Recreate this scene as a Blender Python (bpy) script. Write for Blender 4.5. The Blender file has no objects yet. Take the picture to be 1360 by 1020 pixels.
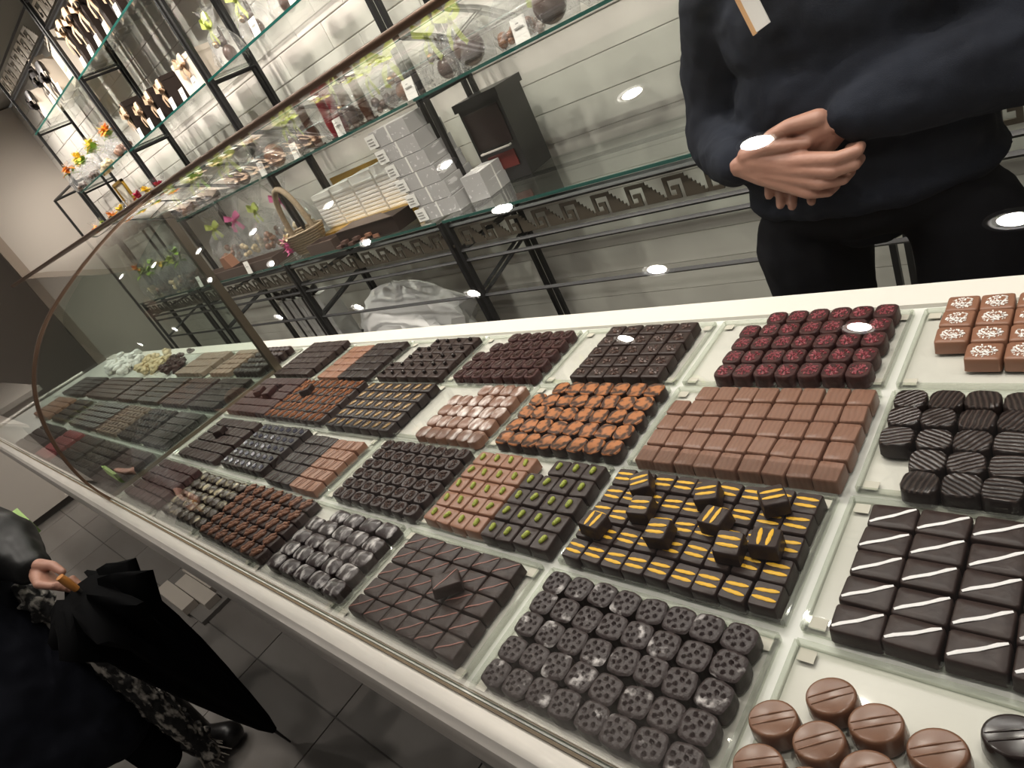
import bpy, bmesh, math, random
from mathutils import Vector, Matrix, Euler
random.seed(7)
R = math.radians
S = bpy.context.scene
col = S.collection
# ------------------------------------------------------------------ camera
cam = bpy.data.cameras.new('camera')
cam.sensor_width = 36.0
cam.lens = 853.984 * 36.0 / 1360.0
cam.clip_start = 0.02
cam_ob = bpy.data.objects.new('camera', cam); col.objects.link(cam_ob)
cam_ob.matrix_world = Matrix(((0.70114011, -0.01059716, 0.71294477, 0.2626386),
                              (0.57073585, 0.60768156, -0.5522533, -0.3658573),
                              (-0.42739107, 0.79411008, 0.4321181, 0.60349403),
                              (0, 0, 0, 1)))
S.camera = cam_ob
# ------------------------------------------------------------------ world, view
w = bpy.data.worlds.new('world'); S.world = w; w.use_nodes = True
w.node_tree.nodes['Background'].inputs[0].default_value = (1.0, 0.93, 0.86, 1)
w.node_tree.nodes['Background'].inputs[1].default_value = 0.08
S.view_settings.view_transform = 'Standard'; S.view_settings.look = 'None'
S.view_settings.gamma = 1.0; S.view_settings.exposure = 0.0
S.view_settings.use_curve_mapping = False
def area(name, loc, rot, sx, sy, power, color):
    l = bpy.data.lights.new(name, 'AREA'); l.shape = 'RECTANGLE'; l.size = sx; l.size_y = sy
    l.energy = power; l.color = color
    o = bpy.data.objects.new(name, l); o.location = loc; o.rotation_euler = rot; col.objects.link(o); return o
# strip light under the top rail of the case
area('case_strip_light', (-1.9, .455, .672), (R(-16), 0, 0), 6.2, .012, 13, (1, .96, .90))
# ceiling spot positions
LAMPS = [(-.98, .68), (-1.95, .66), (-2.98, .70), (-4.0, .73), (-5.04, .76), (-6.25, .83),
         (-.53, .01), (-1.54, .02), (-2.53, .05), (-3.6, .12), (-4.62, .14),
         (0, -.79), (-1.02, -.8), (-2.01, -.79), (-3.0, -.76), (-4.0, -.74), (-6.08, -.68),
         (-1.43, -1.45), (-.47, -1.45), (.55, -.05), (.1, .66), (-7.65, -.93), (-7.4, .87)]

# ------------------------------------------------------------------ helpers
class MB:
    def __init__(s): s.v = []; s.f = []; s.m = []; s.mi = 0
    def add(s, vs, fs):
        n = len(s.v); s.v += [tuple(v) for v in vs]
        for f in fs: s.f.append(tuple(i + n for i in f)); s.m.append(s.mi)
        return s
    def box(s, c, d, rz=0, M=None):
        x, y, z = d[0] / 2, d[1] / 2, d[2] / 2
        vs = [Vector((a * x, b * y, e * z)) for e in (-1, 1) for b in (-1, 1) for a in (-1, 1)]
        M = M or Matrix.Rotation(rz, 4, 'Z')
        return s.add([Vector(c) + M @ v for v in vs],
                     [(0, 2, 3, 1), (4, 5, 7, 6), (0, 1, 5, 4), (2, 6, 7, 3), (0, 4, 6, 2), (1, 3, 7, 5)])
    def bx(s, x0, x1, y0, y1, z0, z1):
        return s.box(((x0 + x1) / 2, (y0 + y1) / 2, (z0 + z1) / 2), (x1 - x0, y1 - y0, z1 - z0))
    def rings(s, rs, cap=True):
        n = len(rs[0]); vs = [p for r in rs for p in r]; fs = []
        for i in range(len(rs) - 1):
            for j in range(n):
                k = (j + 1) % n
                fs.append((i * n + j, i * n + k, (i + 1) * n + k, (i + 1) * n + j))
        if cap:
            fs.append(tuple(reversed(range(n)))); fs.append(tuple((len(rs) - 1) * n + j for j in range(n)))
        return s.add(vs, fs)
    def tube(s, pts, r, n=8, sx=1.0, up=None):
        """sweep; r number or list; sx = flattening along the side axis"""
        pts = [Vector(p) for p in pts]
        if not hasattr(r, '__len__'): r = [r] * len(pts)
        rs = []; prev = None
        for i, p in enumerate(pts):
            d = (pts[min(i + 1, len(pts) - 1)] - pts[max(i - 1, 0)]).normalized()
            u = Vector(up) if up else (prev if prev else (Vector((0, 0, 1)) if abs(d.z) < .9 else Vector((0, 1, 0))))
            a = (u - d * u.dot(d))
            if a.length < 1e-6: a = d.orthogonal()
            a.normalize(); b = d.cross(a); prev = a
            rs.append([p + a * (math.cos(2 * math.pi * k / n) * r[i]) + b * (math.sin(2 * math.pi * k / n) * r[i] * sx) for k in range(n)])
        return s.rings(rs)
    def capsule(s, a, b, ra, rb, n=12, flat=1.0, up=None):
        a = Vector(a); b = Vector(b); d = b - a
        if d.length < 1e-6: d = Vector((0, 0, 1e-4))
        dn = d.normalized()
        pts = []; rr = []
        for t in (-1, -.85, -.5, 0): pts.append(a + dn * (t * ra)); rr.append(max(ra * math.sqrt(max(0, 1 - t * t)), ra * .05))
        for t in (0, .5, .85, 1): pts.append(b + dn * (t * rb)); rr.append(max(rb * math.sqrt(max(0, 1 - t * t)), rb * .05))
        u = Vector(up) if up else (Vector((0, 0, 1)) if abs(dn.z) < .9 else Vector((0, 1, 0)))
        x = (u - dn * u.dot(dn)).normalized(); y = dn.cross(x)
        return s.rings([[p + x * (math.cos(2 * math.pi * k / n) * q) + y * (math.sin(2 * math.pi * k / n) * q * flat) for k in range(n)] for p, q in zip(pts, rr)])
    def ball(s, c, r, n=10, m=6, M=None):
        c = Vector(c)
        if not hasattr(r, '__len__'): r = (r, r, r)
        rs = []
        for i in range(m + 1):
            t = math.pi * (i / m); q = max(math.sin(t), .02)
            ring = [Vector((r[0] * q * math.cos(2 * math.pi * k / n), r[1] * q * math.sin(2 * math.pi * k / n), -r[2] * math.cos(t))) for k in range(n)]
            rs.append([c + (M @ p if M else p) for p in ring])
        return s.rings(rs)
    def prism(s, poly, z0, z1, T=None):
        """poly in xy extruded z0..z1, T transforms the points"""
        f = (lambda p: T @ Vector(p)) if T else Vector
        n = len(poly)
        vs = [f((p[0], p[1], z0)) for p in poly] + [f((p[0], p[1], z1)) for p in poly]
        fs = [tuple(reversed(range(n))), tuple(range(n, 2 * n))] + [(i, (i + 1) % n, n + (i + 1) % n, n + i) for i in range(n)]
        return s.add(vs, fs)
    def strip(s, pts, wid, wdir, th=.0008):
        """ribbon: flat band along pts, width along wdir"""
        pts = [Vector(p) for p in pts]; wd = Vector(wdir).normalized(); rs = []
        for i, p in enumerate(pts):
            d = (pts[min(i + 1, len(pts) - 1)] - pts[max(i - 1, 0)]).normalized()
            q = wid[i] if hasattr(wid, '__len__') else wid
            n = d.cross(wd)
            n = n.normalized() if n.length > 1e-6 else Vector((0, 1, 0))
            a = wd * (q / 2); b = n * (th / 2)
            rs.append([p - a - b, p + a - b, p + a + b, p - a + b])
        return s.rings(rs)
    def mesh(s, name, mats, smooth=None):
        me = bpy.data.meshes.new(name); me.from_pydata(s.v, [], s.f)
        for m in (mats if isinstance(mats, (list, tuple)) else [mats]): me.materials.append(m)
        if any(s.m): me.polygons.foreach_set('material_index', s.m)
        if smooth is not None:
            me.polygons.foreach_set('use_smooth', [True] * len(me.polygons))
            me.set_sharp_from_angle(angle=R(smooth))
        me.update(); return me
    def obj(s, name, mats, parent=None, smooth=None, kind=None):
        return link(name, s.mesh(name, mats, smooth), parent, kind)
def link(name, me, parent=None, kind=None):
    o = bpy.data.objects.new(name, me); col.objects.link(o)
    if parent: o.parent = parent
    if kind: o['kind'] = kind
    return o
def tag(o, label, cat, group=None):
    o['label'] = label; o['category'] = cat; o['kind'] = 'thing'
    if group: o['group'] = group
    return o
def empty(name, loc=(0, 0, 0), rz=0):
    o = bpy.data.objects.new(name, None); o.empty_display_size = .02; o.location = loc; o.rotation_euler = (0, 0, rz)
    col.objects.link(o); return o
def thing(name, label, cat, loc=(0, 0, 0), rz=0, group=None):
    return tag(empty(name, loc, rz), label, cat, group)
def struct(name, mb, m, parent=None, smooth=None):
    return mb.obj(name, m, parent, smooth, 'structure')
def copy_tree(o, parent=None):
    c = o.copy(); col.objects.link(c)
    if parent: c.parent = parent
    for ch in o.children: copy_tree(ch, c)
    return c

# ------------------------------------------------------------------ materials
def mat(name, color, rough=.5, metal=0, spec=.5, noise=None, bump=None, coat=0, emit=None, sheen=0):
    """noise=(scale, colour2, lo, hi[, stretch xyz]); bump=(scale, strength, distance)"""
    m = bpy.data.materials.new(name); m.use_nodes = True; nt = m.node_tree; b = nt.nodes['Principled BSDF']
    b.inputs['Base Color'].default_value = (*color, 1); b.inputs['Roughness'].default_value = rough
    b.inputs['Metallic'].default_value = metal; b.inputs['Specular IOR Level'].default_value = spec
    b.inputs['Coat Weight'].default_value = coat
    b.inputs['Sheen Weight'].default_value = sheen
    L = nt.links.new
    if noise or bump:
        tc = nt.nodes.new('ShaderNodeTexCoord'); oi = nt.nodes.new('ShaderNodeObjectInfo')
        ad = nt.nodes.new('ShaderNodeVectorMath'); ad.operation = 'ADD'
        sc = nt.nodes.new('ShaderNodeMath'); sc.operation = 'MULTIPLY'; sc.inputs[1].default_value = 7.0
        L(oi.outputs['Random'], sc.inputs[0]); L(tc.outputs['Object'], ad.inputs[0]); L(sc.outputs[0], ad.inputs[1])
        vec = ad.outputs[0]
        if noise and len(noise) > 4:
            mp = nt.nodes.new('ShaderNodeMapping'); mp.inputs['Scale'].default_value = noise[4]; L(vec, mp.inputs[0]); vec2 = mp.outputs[0]
        else: vec2 = vec
    if noise:
        n = nt.nodes.new('ShaderNodeTexNoise'); n.inputs['Scale'].default_value = noise[0]; n.inputs['Detail'].default_value = 5
        cr = nt.nodes.new('ShaderNodeValToRGB'); cr.color_ramp.elements[0].position = noise[2]; cr.color_ramp.elements[1].position = noise[3]
        cr.color_ramp.elements[0].color = (*color, 1); cr.color_ramp.elements[1].color = (*noise[1], 1)
        L(vec2, n.inputs['Vector']); L(n.outputs[0], cr.inputs[0]); L(cr.outputs[0], b.inputs['Base Color'])
    if bump:
        n = nt.nodes.new('ShaderNodeTexNoise'); n.inputs['Scale'].default_value = bump[0]; n.inputs['Detail'].default_value = 4
        bp = nt.nodes.new('ShaderNodeBump'); bp.inputs['Strength'].default_value = bump[1]; bp.inputs['Distance'].default_value = bump[2]
        L(vec, n.inputs['Vector']); L(n.outputs[0], bp.inputs['Height']); L(bp.outputs[0], b.inputs['Normal'])
    if emit:
        b.inputs['Emission Color'].default_value = (*emit[0], 1); b.inputs['Emission Strength'].default_value = emit[1]
    return m
def clear(name, tint, ior=1.45, rough=.0, film=0.0, bump=None, filmcol=(1, 1, 1)):
    """thin clear sheet: straight-through transmission plus Fresnel reflection, with an optional white diffuse film, which on cellophane paints in glints"""
    m = bpy.data.materials.new(name); m.use_nodes = True; nt = m.node_tree; L = nt.links.new
    nt.nodes.remove(nt.nodes['Principled BSDF']); out = nt.nodes['Material Output']
    t = nt.nodes.new('ShaderNodeBsdfTransparent'); t.inputs[0].default_value = (*tint, 1)
    g = nt.nodes.new('ShaderNodeBsdfGlossy'); g.inputs['Roughness'].default_value = rough; g.inputs[0].default_value = (1, 1, 1, 1)
    # two-sided Schlick reflectance of a thin sheet: F0 + (1 - F0) * (1 - |N.I|)^5
    f0 = 1.7 * ((ior - 1) / (ior + 1)) ** 2
    ge = nt.nodes.new('ShaderNodeNewGeometry'); dt = nt.nodes.new('ShaderNodeVectorMath'); dt.operation = 'DOT_PRODUCT'
    L(ge.outputs['Incoming'], dt.inputs[0])
    def mth(op, a, b):
        k = nt.nodes.new('ShaderNodeMath'); k.operation = op
        for i, v in enumerate((a, b)):
            if v is None: continue
            if isinstance(v, (int, float)): k.inputs[i].default_value = v
            else: L(v, k.inputs[i])
        return k.outputs[0]
    c = mth('SUBTRACT', 1.0, mth('ABSOLUTE', dt.outputs['Value'], None))
    fac = mth('ADD', mth('MULTIPLY', mth('POWER', c, 5.0), 1 - f0), f0)
    mx = nt.nodes.new('ShaderNodeMixShader'); L(fac, mx.inputs[0]); L(t.outputs[0], mx.inputs[1]); L(g.outputs[0], mx.inputs[2])
    if bump:
        tc = nt.nodes.new('ShaderNodeTexCoord'); n = nt.nodes.new('ShaderNodeTexNoise'); n.inputs['Scale'].default_value = bump[0]
        bp = nt.nodes.new('ShaderNodeBump'); bp.inputs['Strength'].default_value = bump[1]; bp.inputs['Distance'].default_value = bump[2]
        L(tc.outputs['Object'], n.inputs['Vector']); L(n.outputs[0], bp.inputs['Height']); L(bp.outputs[0], g.inputs['Normal']); L(bp.outputs[0], dt.inputs[1])
    else: L(ge.outputs['Normal'], dt.inputs[1])
    last = mx
    if film:
        d = nt.nodes.new('ShaderNodeBsdfDiffuse'); d.inputs[0].default_value = (*filmcol, 1)
        m2 = nt.nodes.new('ShaderNodeMixShader'); m2.inputs[0].default_value = film
        L(mx.outputs[0], m2.inputs[1]); L(d.outputs[0], m2.inputs[2]); last = m2
    L(last.outputs[0], out.inputs[0]); return m
def wave_mat(name, c1, c2, scale, dist, rough=.4, lo=.3, hi=.7, bump=0, rings=False, rotate=False, detail=2.0):
    """streaks or marbling that follow the piece"""
    m = bpy.data.materials.new(name); m.use_nodes = True; nt = m.node_tree; L = nt.links.new; b = nt.nodes['Principled BSDF']
    b.inputs['Roughness'].default_value = rough
    tc = nt.nodes.new('ShaderNodeTexCoord'); oi = nt.nodes.new('ShaderNodeObjectInfo')
    ml = nt.nodes.new('ShaderNodeMath'); ml.operation = 'MULTIPLY'; ml.inputs[1].default_value = 3.14 if rotate else 5
    L(oi.outputs['Random'], ml.inputs[0]); vec = tc.outputs['Object']
    if rotate:
        vr = nt.nodes.new('ShaderNodeVectorRotate'); vr.rotation_type = 'Z_AXIS'; L(vec, vr.inputs[0]); L(ml.outputs[0], vr.inputs['Angle']); vec = vr.outputs[0]
    else:
        ad = nt.nodes.new('ShaderNodeVectorMath'); ad.operation = 'ADD'; L(vec, ad.inputs[0]); L(ml.outputs[0], ad.inputs[1]); vec = ad.outputs[0]
    wv = nt.nodes.new('ShaderNodeTexWave'); wv.wave_type = 'RINGS' if rings else 'BANDS'
    wv.inputs['Scale'].default_value = scale; wv.inputs['Distortion'].default_value = dist; wv.inputs['Detail'].default_value = detail
    wv.inputs['Detail Scale'].default_value = .8
    L(vec, wv.inputs['Vector'])
    cr = nt.nodes.new('ShaderNodeValToRGB'); cr.color_ramp.elements[0].position = lo; cr.color_ramp.elements[1].position = hi
    cr.color_ramp.elements[0].color = (*c1, 1); cr.color_ramp.elements[1].color = (*c2, 1)
    L(wv.outputs[0], cr.inputs[0]); L(cr.outputs[0], b.inputs['Base Color'])
    if bump:
        bp = nt.nodes.new('ShaderNodeBump'); bp.inputs['Strength'].default_value = bump; bp.inputs['Distance'].default_value = .001
        L(wv.outputs[0], bp.inputs['Height']); L(bp.outputs[0], b.inputs['Normal'])
    return m
DK = (.026, .0150, .0130); DK2 = (.038, .0225, .019); MK = (.205, .098, .058); MK2 = (.25, .125, .077)
M = dict(
    dark=mat('dark_chocolate', DK, .42, spec=.32, noise=(90, DK2, .35, .7), bump=(160, .25, .0015)),
    darker=mat('deep_dark_chocolate', (.018, .0115, .0105), .40, spec=.32, noise=(90, (.030, .019, .0165), .35, .7), bump=(200, .3, .0015)),
    purple=mat('reddish_dark_chocolate', (.040, .017, .017), .44, spec=.3, noise=(120, (.070, .028, .024), .4, .7), bump=(200, .5, .002)),
    milk=mat('milk_chocolate', MK, .42, noise=(70, MK2, .35, .7), bump=(120, .15, .001)),
    milkr=wave_mat('ridged_milk_chocolate', (.185, .092, .060), (.205, .103, .068), 45, 4, .42, .2, .6, .3),
    shiny=mat('glossy_milk_chocolate', (.17, .078, .045), .24, noise=(40, (.20, .095, .055), .3, .7)),
    shinyd=mat('glossy_dark_chocolate', (.022, .014, .013), .2),
    swirl=wave_mat('marbled_caramel_top', (.050, .022, .015), (.40, .15, .055), 42, 8, .3, .46, .98, .15, rings=True, rotate=True, detail=3.0),
    ridged=wave_mat('combed_dark_chocolate', (.018, .012, .011), (.055, .038, .032), 55, 3.5, .3, .5, 1.0, .8, rotate=True),
    frostm=mat('frosted_milk_chocolate', (.21, .11, .075), .35, noise=(60, (.72, .64, .60), .47, .68, (1, .5, 1))),
    frostd=mat('silver_dusted_dark_chocolate', (.035, .024, .025), .32, noise=(75, (.60, .57, .56), .50, .70, (1, .5, 1))),
    gold=mat('gold_dusted_dark_chocolate', (.040, .028, .020), .3, noise=(80, (.50, .43, .27), .52, .72, (1, .5, 1))),
    lego=mat('sugar_bloomed_dark_chocolate', (.040, .028, .028), .38, spec=.4, noise=(45, (.62, .58, .57), .61, .74), bump=(260, .6, .002)),
    drizzle=mat('piped_dark_chocolate', (.085, .048, .038), .3),
    yellow=mat('yellow_icing', (.72, .40, .02), .5), white=mat('white_icing', (.78, .76, .76), .5),
    pink=mat('copper_pink_line', (.26, .10, .075), .45),
    pist=mat('pistachio_kernel', (.16, .21, .02), .45, noise=(300, (.40, .42, .05), .3, .7), bump=(500, .6, .002)),
    pecan=mat('pecan_nut', (.12, .05, .03), .4, noise=(250, (.30, .135, .075), .3, .7), bump=(500, .8, .003)),
    orange=mat('candied_orange_strip', (.17, .085, .018), .28, noise=(260, (.34, .20, .05), .3, .7)),
    almond=mat('caramel_almond_slivers', (.26, .085, .03), .35, noise=(260, (.42, .18, .08), .3, .7)),
    rasp=mat('raspberry_crumble', (.17, .018, .028), .55, noise=(500, (.42, .10, .12), .4, .75)),
    sugar=mat('white_sugar_crystals', (.82, .80, .77), .5),
    cocoa=mat('cocoa_nib', (.09, .05, .04), .4),
    bead=mat('dark_chocolate_pearl', (.02, .014, .013), .12),
    blue=mat('violet_sheen_piping', (.05, .05, .075), .2, spec=.8),
    cream=mat('cream_nut_cluster', (.55, .40, .20), .6, noise=(120, (.75, .63, .42), .3, .7)),
    taupe=mat('pale_taupe_chocolate', (.21, .135, .10), .5, noise=(60, (.26, .175, .13), .3, .7)),
    red=mat('red_chocolate', (.20, .02, .025), .4),
    caramel=mat('caramel_milk_chocolate', (.235, .110, .066), .42),
    # case
    base=mat('white_case_shelf', (.63, .63, .585), .28, noise=(3, (.67, .67, .63), .3, .7)),
    ledge=mat('cream_counter_ledge', (.70, .67, .61), .4),
    rail=mat('brushed_cream_rail', (.72, .67, .62), .32, metal=.35, noise=(25, (.60, .56, .52), .3, .75, (.3, 4, 4))),
    copper=mat('brown_bronze_trim', (.20, .125, .085), .3, metal=.8),
    bronze=mat('dark_bronze_bar', (.13, .105, .075), .35, metal=.7),
    seam=mat('amber_seal_strip', (.16, .11, .06), .4),
    panel=mat('grey_green_body_panel', (.045, .05, .045), .3),
    body=mat('counter_body_grey', (.13, .12, .11), .6),
    glass=clear('case_glass', (.975, .985, .975), 1.45, 0, 0, filmcol=(.9, .92, .88)),
    part=clear('tinted_partition_glass', (.78, .84, .80), 1.5, 0, .006, filmcol=(.8, .85, .8)),
    acryl=clear('clear_acrylic', (.985, .98, .97), 1.35, .03),
    acryle=clear('acrylic_rim', (.88, .90, .86), 1.4, .05, .08, filmcol=(.75, .76, .70)),
    pad=mat('tray_corner_pad', (.50, .475, .40), .6),
    shelfg=clear('shelf_glass', (.935, .965, .95), 1.45, 0),
    edge=mat('green_glass_edge', (.012, .075, .062), .15),
    steel=mat('black_steel', (.014, .0135, .014), .45, metal=.2),
    meander=mat('bronze_key_ornament', (.085, .070, .052), .45, metal=.2),
    # room
    tile=mat('grey_stone_tile', (.53, .50, .46), .65, noise=(2.5, (.61, .58, .535), .3, .7, (1.5, 1.5, .6)), bump=(14, .3, .01)),
    tile2=mat('grey_stone_tile_light', (.60, .57, .52), .65, noise=(2.5, (.50, .47, .43), .3, .75, (1.5, 1.5, .6)), bump=(14, .3, .01)),
    grout=mat('wall_grout', (.50, .47, .43), .8),
    plaster=mat('pale_plaster', (.50, .45, .40), .75),
    wood=mat('taupe_wood_trim', (.30, .24, .19), .5),
    ceil=mat('dim_ceiling', (.20, .19, .175), .8),
    floor=mat('grey_floor_tile', (.17, .152, .138), .45, noise=(2.2, (.21, .195, .18), .3, .7, (1, 3, 1)), bump=(30, .1, .004)),
    fgrout=mat('floor_grout', (.125, .114, .106), .8),
    lampm=mat('ceiling_lamp_diffuser', (1, 1, 1), .5, emit=((1, .95, .88), 95)),
    lampr=mat('lamp_ring', (.7, .7, .7), .4),
    # goods
    brown=mat('dark_brown_card', (.020, .012, .009), .6, spec=.25), beige=mat('beige_satin_ribbon', (.50, .35, .23), .35),
    black=mat('black_satin_ribbon', (.012, .009, .009), .3), creamc=mat('cream_card', (.66, .58, .49), .6),
    lime=mat('lime_green_ribbon', (.44, .50, .12), .4), green=mat('green_ribbon', (.22, .38, .03), .4),
    tagm=mat('white_price_card', (.80, .79, .74), .6), ink=mat('grey_print', (.33, .32, .30), .7),
    cello=clear('cellophane', (.95, .95, .95), 1.38, .06, .07, (45, 1.0, .03)),  # white film share paints the wrap's glints into its colour
    goldc=mat('gold_foil_card', (.55, .33, .05), .3, metal=.75), wrapg=mat('grey_patterned_wrap', (.42, .41, .40), .35, noise=(60, (.72, .71, .70), .62, .66, (1, .15, 1))),
    wrapw=mat('white_ribbed_wrap', (.74, .73, .70), .5), tissue=mat('white_tissue', (.72, .71, .69), .7),
    wicker=mat('wicker', (.22, .165, .10), .7, noise=(90, (.32, .25, .16), .3, .7), bump=(120, .8, .004)),
    orangef=mat('orange_petals', (.75, .26, .03), .5), yellowf=mat('yellow_petals', (.75, .52, .05), .5), redf=mat('crimson_petals', (.38, .01, .05), .5),
    pinkf=mat('pink_petals', (.62, .12, .30), .5), figure=mat('chocolate_figure', (.075, .036, .022), .3), figurem=mat('milk_chocolate_figure', (.22, .10, .05), .3),
    bell=mat('gold_bell', (.42, .24, .09), .25, metal=.9), machine=mat('black_appliance', (.020, .019, .019), .3), redp=mat('dark_red_print', (.10, .015, .012), .4),
    darktray=mat('dark_display_tray', (.075, .052, .042), .45),
    # people
    skin=mat('skin', (.36, .19, .135), .5, noise=(30, (.31, .15, .105), .35, .75), bump=(180, .25, .002)),
    sweater=mat('navy_knit', (.008, .0095, .015), .9, spec=.2, noise=(9, (.014, .017, .026), .3, .7), bump=(700, .5, .002)),
    trouser=mat('black_trousers', (.006, .006, .008), .9, spec=.15), hair=mat('dark_hair', (.02, .015, .012), .5),
    coat=mat('black_navy_coat', (.005, .006, .011), .8, spec=.2, noise=(12, (.009, .010, .016), .3, .7)), jacket=mat('glossy_black_jacket', (.003, .003, .003), .42, spec=.35),
    umb=mat('black_umbrella_cloth', (.0012, .0012, .0015), .9, spec=.1), boot=mat('black_boot', (.008, .007, .007), .35),
    scarf=mat('black_white_boucle', (.012, .011, .011), .95, noise=(48, (.38, .35, .31), .50, .64, (1, 1, .5))),
    fringe=mat('pale_fringe', (.42, .38, .33), .9), woodh=mat('orange_wood_handle', (.42, .17, .04), .4), phone=mat('green_paper_bag', (.26, .40, .12), .5),
    badge=mat('badge_cream', (.80, .77, .72), .4), badgeo=mat('badge_orange_edge', (.62, .36, .17), .5),
    block=mat('cream_wood_block', (.60, .54, .47), .5), lowbase=mat('grey_low_base', (.20, .185, .17), .55),
    desk=mat('white_lacquer', (.68, .62, .56), .4),
)
# ================================================================== ROOM
FZ = -.9; CZ = 2.0
st = struct('floor', MB().bx(-10, 1.6, -2.6, 1.75, FZ - .06, FZ - .006), M['fgrout'])
tm = MB().bx(-.297, .297, -.297, .297, -.006, 0).mesh('floor_tile', M['floor'])
for i in range(19):
    for j in range(7):
        o = link('floor_tile', tm, st); o.location = (-9.7 + .6 * i, -2.3 + .6 * j, FZ)
struct('ceiling', MB().bx(-10, 1.6, -2.6, 1.75, CZ + .012, CZ + .1), M['ceil'])
wb = struct('wall_back', MB().bx(-10, 1.6, 1.762, 1.86, FZ, CZ), M['grout'])
TL, TH = .42, .12
tms = []
for k in range(4):
    g = MB(); d = .0006 * k
    g.rings([[(-TL / 2 + .001, 0, .002), (TL / 2 - .001, 0, .002), (TL / 2 - .001, 0, TH - .002), (-TL / 2 + .001, 0, TH - .002)],
             [(-TL / 2 + .001, -.004 - d, .002), (TL / 2 - .001, -.004 - d, .002), (TL / 2 - .001, -.004 - d, TH - .002), (-TL / 2 + .001, -.004 - d, TH - .002)],
             [(-TL / 2 + .005, -.0055 - d, .005), (TL / 2 - .005, -.0055 - d, .005), (TL / 2 - .005, -.0055 - d, TH - .005), (-TL / 2 + .005, -.0055 - d, TH - .005)]])
    tms.append(g.mesh('wall_tile', M['tile'] if k % 2 else M['tile2']))
rest = MB(); cnt = 0
for j in range(24):
    z = FZ + j * TH
    for i in range(26):
        x = -9.6 + TL * i + (TL / 2 if j % 2 else 0)
        if z > .44 and z < 1.95 and -6.6 < x < -.3 and cnt < 300:
            o = link('wall_tile', random.choice(tms), wb); o.location = (x, 1.762, z); cnt += 1
        elif z < .44:
            if i == 0: MB().bx(-9.9, 1.5, 1.7575, 1.762, z + .0015, z + TH - .0015).obj('wall_course', M['tile2'], wb)
        elif z < CZ - .1:
            rest.bx(x - TL / 2 + .002, x + TL / 2 - .001, 1.75, 1.762, z + .002, z + TH - .002)
rest.obj('wall_tiles_beyond', M['tile'], wb, kind='stuff')
struct('wall_left', MB().bx(-7.1, -7.0, .98, 1.75, FZ, CZ), M['plaster'])
struct('trim_1', MB().bx(-7.02, -6.985, .90, .985, FZ, CZ), M['wood'])
struct('wall_far', MB().bx(-10, -9.9, -2.6, 1.75, FZ, CZ), mat('far_wall', (.42, .38, .34), .7))
# ceiling spot lamps
ORDS = 'first second third fourth fifth sixth seventh eighth ninth tenth'.split()
lamp0 = None
for k, (x, y) in enumerate(LAMPS):
    if lamp0 is None:
        lamp0 = o = thing('ceiling_lamp', '', 'ceiling lamp', (x, y, CZ))
        g = MB(); n = 20
        g.rings([[(r * math.cos(2 * math.pi * q / n), r * math.sin(2 * math.pi * q / n), z) for q in range(n)] for r, z in ((.066, .012), (.066, -.006), (.052, -.01), (.048, .004))], cap=False)
        g.obj('ring', M['lampr'], o, 40)
        g = MB(); g.rings([[(r * math.cos(2 * math.pi * q / n), r * math.sin(2 * math.pi * q / n), z) for q in range(n)] for r, z in ((.037, .006), (.037, .0), (.025, -.003))])
        g.obj('diffuser', M['lampm'], o, 40)
    else:
        o = copy_tree(lamp0); o.location = (x, y, CZ)
    rn = 'shelf side row' if y > .5 else 'row over the counter' if y > -.3 else 'customer side row' if y > -1 else 'rearmost row'
    band = lambda q: 0 if q > .5 else 1 if q > -.3 else 2 if q > -1 else 3
    pos = sorted([a for a, q in LAMPS if band(q) == band(y)], reverse=True).index(x)
    tag(o, 'round ceiling spot mirrored in the case glass, %s, %s from right' % (rn, ORDS[pos]), 'ceiling lamp', 'ceiling spots mirrored in the glass')
for x, y in LAMPS:
    if y < -.5 and x > -1.6: continue   # these lamps hang behind the photographer, whose body shades their beams
    l = bpy.data.lights.new('spot_beam', 'SPOT'); l.energy = 80 if y > .5 else 28; l.spot_size = R(96); l.spot_blend = .8; l.color = (1, .93, .84); l.shadow_soft_size = .04
    o = bpy.data.objects.new('spot_beam', l); o.location = (x, y, CZ - .02); o.rotation_euler = (R(36) if y > .5 else 0, 0, 0); col.objects.link(o)

for k in range(11):   # small hard downlights that rake the shelves and the tiled wall
    l = bpy.data.lights.new('shelf_spot', 'SPOT'); l.energy = 26; l.spot_size = R(150); l.spot_blend = .7; l.color = (1, .93, .84); l.shadow_soft_size = 0
    o = bpy.data.objects.new('shelf_spot', l); o.location = (-6.1 + .62 * k, .98, CZ - .03); o.rotation_euler = (R(20), 0, 0); col.objects.link(o)

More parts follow.
